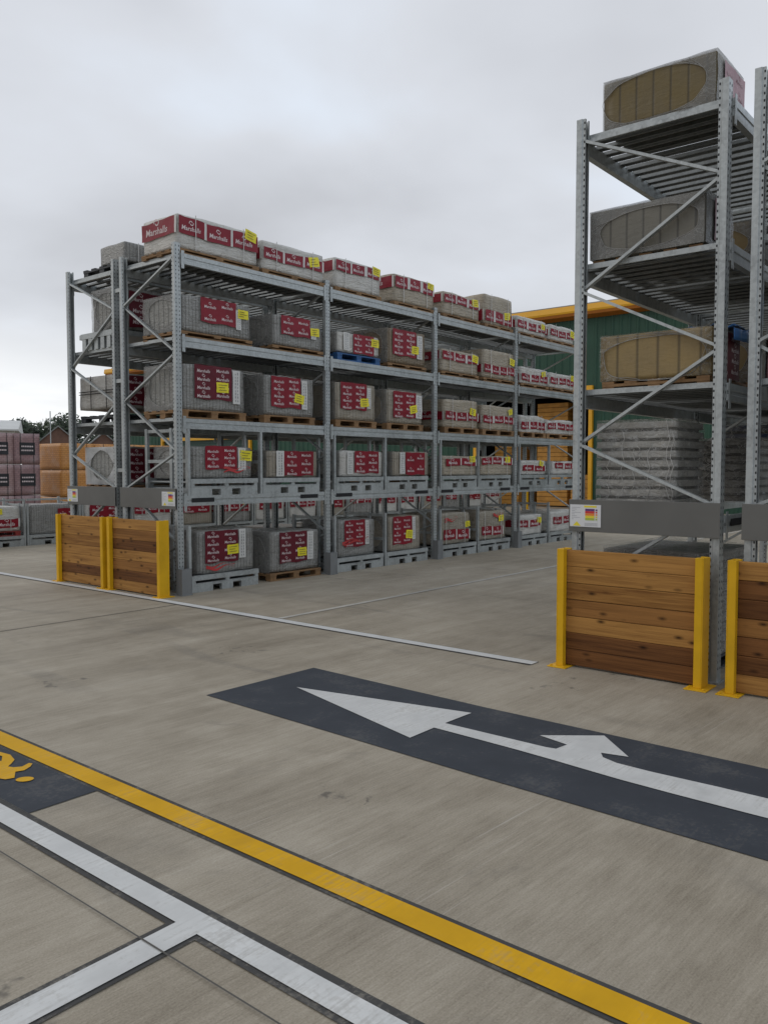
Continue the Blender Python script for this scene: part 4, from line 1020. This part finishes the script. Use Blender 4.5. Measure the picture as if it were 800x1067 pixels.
for j, (x, y) in enumerate(((28.6, 14.2), (28.6, 16.45), (28.6, 20.55))):
    if bol is None:
        bol = thing('bollard', 'yellow bollard guarding the near jamb of the warehouse doorway', 'bollard', (x, y, 0), 0, 'yellow bollards before the warehouse')
        m = MB(); m.tube([(0,0,0.001), (0,0,1.25)], .10, 14); m.prism([(.1*math.cos(i*R(30)), .1*math.sin(i*R(30))) for i in range(12)], 1.245, 1.30, 'z'); m.build('shaft', M['yellow'], bol, True)
        MB().box(-.16,.16,-.16,.16,.0005,.012).build('base_plate', M['yellow'], bol)
    else:
        c = copy_tree(bol); c.location = (x, y, 0); c['label'] = ['', 'yellow bollard glimpsed under the third bay of the long rack', 'yellow bollard glimpsed beside the third upright of the long rack'][j]

# ------------------------------------------------------------------ beyond the yard: roofs and trees
dv = Vector((.478, .878, 0)); rv = Vector((.878, -.478, 0))
ang = math.atan2(rv.y, rv.x)
M['house_brick'] = simple('brown_house_brick', (.145,.075,.05), .8, 0, .2, 1.5)
M['roof_tile'] = simple('grey_roof_tile', (.20,.20,.19), .8, 0, .2, 2.)
M['white_roof'] = simple('white_roof_sheet', (.52,.52,.50), .6, 0, .08, .6)
M['render'] = simple('pale_render', (.42,.40,.36), .8, 0, .1, 1.)
M['glass'] = simple('dark_window_glass', (.03,.035,.04), .1)
def house(label, px, dist, half, eave, apex, depth, group):
    # px offset along rv at unit distance
    c = dv*dist + rv*px*dist
    t = thing('brick_house', label, 'house', (c.x, c.y, 0), ang, group)
    m = MB(); m.prism([(-half,0),(half,0),(half,eave),(0,apex),(-half,eave)], 0, depth, 'y'); m.build('wall', M['house_brick'], t)
    r_ = MB(); s_ = (apex-eave)/half; o = .35
    for sg in (-1, 1):
        r_.prism([(0, apex+.02), (sg*(half+o), eave-s_*o+.02), (sg*(half+o), eave-s_*o+.18), (0, apex+.18)], -.25, depth+.25, 'y')
    r_.build('roof', M['roof_tile'], t)
    w_ = MB(); w_.box(-1.1, -.1, -.06, .0, 1., 2.2); w_.build('window', M['glass'], t)
    return t
house('brown brick house gable above the orange brick packs', .008, 108, 4.1, 3.1, 6.6, 14, 'brick houses past the yard')
house('second brown gable half hidden behind the double rack', .056, 108, 4.1, 2.4, 5.9, 12, 'brick houses past the yard')
t = thing('long_shed', 'long pale shed with white roof beyond the purple bricks', 'shed', tuple(dv*92+rv*(-22)), ang)
MB().box(-18, 18.6, 0, 16, 0, 5.4).build('wall', M['render'], t)
MB().prism([(-.4,5.40),(-.4,5.55),(8,6.85),(16.4,5.55),(16.4,5.40)], -18.4, 19., 'x').build('roof', M['white_roof'], t)
w_ = MB(); w_.box(-8, -4, -.05, 0, 0.01, 3.6); w_.build('door', M['roof_grey'], t)
pl = tag(MB().tube([tuple(dv*88+Vector((0,0,0))), tuple(dv*88+Vector((0,0,7.2)))], .05, 8).build('mast', M['steel']), 'thin steel mast rising in front of the gable', 'mast')

def leafmat(name, col):
    t = NT(name); g_ = t.coord('World')
    r_ = t.n('ShaderNodeNewGeometry').outputs['Random Per Island']
    c = t.ramp(t.math('MULTIPLY_ADD', r_, .6, t.math('MULTIPLY', t.noise(g_, .6, 3), .5)), [(.2, tuple(x*.5 for x in col)), (.55, col), (.85, tuple(x*1.6 for x in col))])
    t.bsdf(c, .7); return t.mat
M['leaf_a'] = leafmat('dark_leaves', (.020,.034,.014)); M['leaf_b'] = leafmat('olive_leaves', (.034,.046,.018)); M['bark'] = simple('bark', (.07,.055,.04), .9, 0, .3)
def tree(label, px, dist, h, r, seed, leaf):
    rg = random.Random(seed); c = dv*dist + rv*px*dist
    t = thing('tree', label, 'tree', (c.x, c.y, 0), 0, 'trees beyond the yard')
    tk = MB(); n = 7; pts = [(0,0,0), (.1,.05,h*.3), (-.1,.1,h*.62)]
    for i in range(len(pts)-1):
        r0, r1 = .3*(1-i*.35), .3*(1-(i+1)*.35); nn_ = len(tk.v)
        for (p, q) in ((pts[i], r0), (pts[i+1], r1)):
            for j in range(n): tk.v.append((p[0]+q*math.cos(j*2*math.pi/n), p[1]+q*math.sin(j*2*math.pi/n), p[2]))
        for j in range(n): tk.f.append((nn_+j, nn_+(j+1) % n, nn_+n+(j+1) % n, nn_+n+j)); tk.m.append(0)
    lobes = []
    for i in range(9):
        a = rg.uniform(0, 6.28); rr = r*rg.uniform(.15, .75); L = Vector((rr*math.cos(a), rr*math.sin(a), h*rg.uniform(.42, .86)))
        lobes.append((L, r*rg.uniform(.32, .55))); tk.bar((0,0,h*.35), tuple(L), .10, .10)
    tk.build('trunk', M['bark'], t)
    cw = MB()
    for L, q in lobes:
        for j in range(330):
            d_ = Vector((rg.gauss(0,1), rg.gauss(0,1), rg.gauss(0,1))).normalized(); p = L + Vector((d_.x*q, d_.y*q, d_.z*q*.8))*(rg.random()**.4)
            u_ = Vector((rg.gauss(0,1), rg.gauss(0,1), rg.gauss(0,1))).normalized(); v_ = u_.orthogonal().normalized(); s_ = rg.uniform(.20, .44)
            cw.face([p-u_*s_, p+v_*s_*.6, p+u_*s_, p-v_*s_*.6])
    cw.build('crown', M[leaf], t)
for args in (('broad dark tree over the shed roof at the picture edge', -.075, 150, 10.4, 4.2, 1, 'leaf_a'), ('rounded tree over the middle of the shed roof', -.048, 155, 10.2, 3.6, 2, 'leaf_b'), ('tree with loose crown between shed and gable', -.027, 145, 11.6, 4.4, 3, 'leaf_a'), ('tallest dark tree behind the brick gable', -.004, 150, 12.2, 5., 4, 'leaf_b'), ('dense dark tree beside the far rack upright', .020, 148, 12.6, 5.2, 5, 'leaf_a'), ('tree mostly hidden behind the double rack', .050, 160, 11.0, 5., 6, 'leaf_a'), ('small tree cut by the picture edge', -.105, 160, 10.4, 4., 7, 'leaf_b')):
    tree(args[0], args[1], args[2], args[3]*.83, *args[4:])
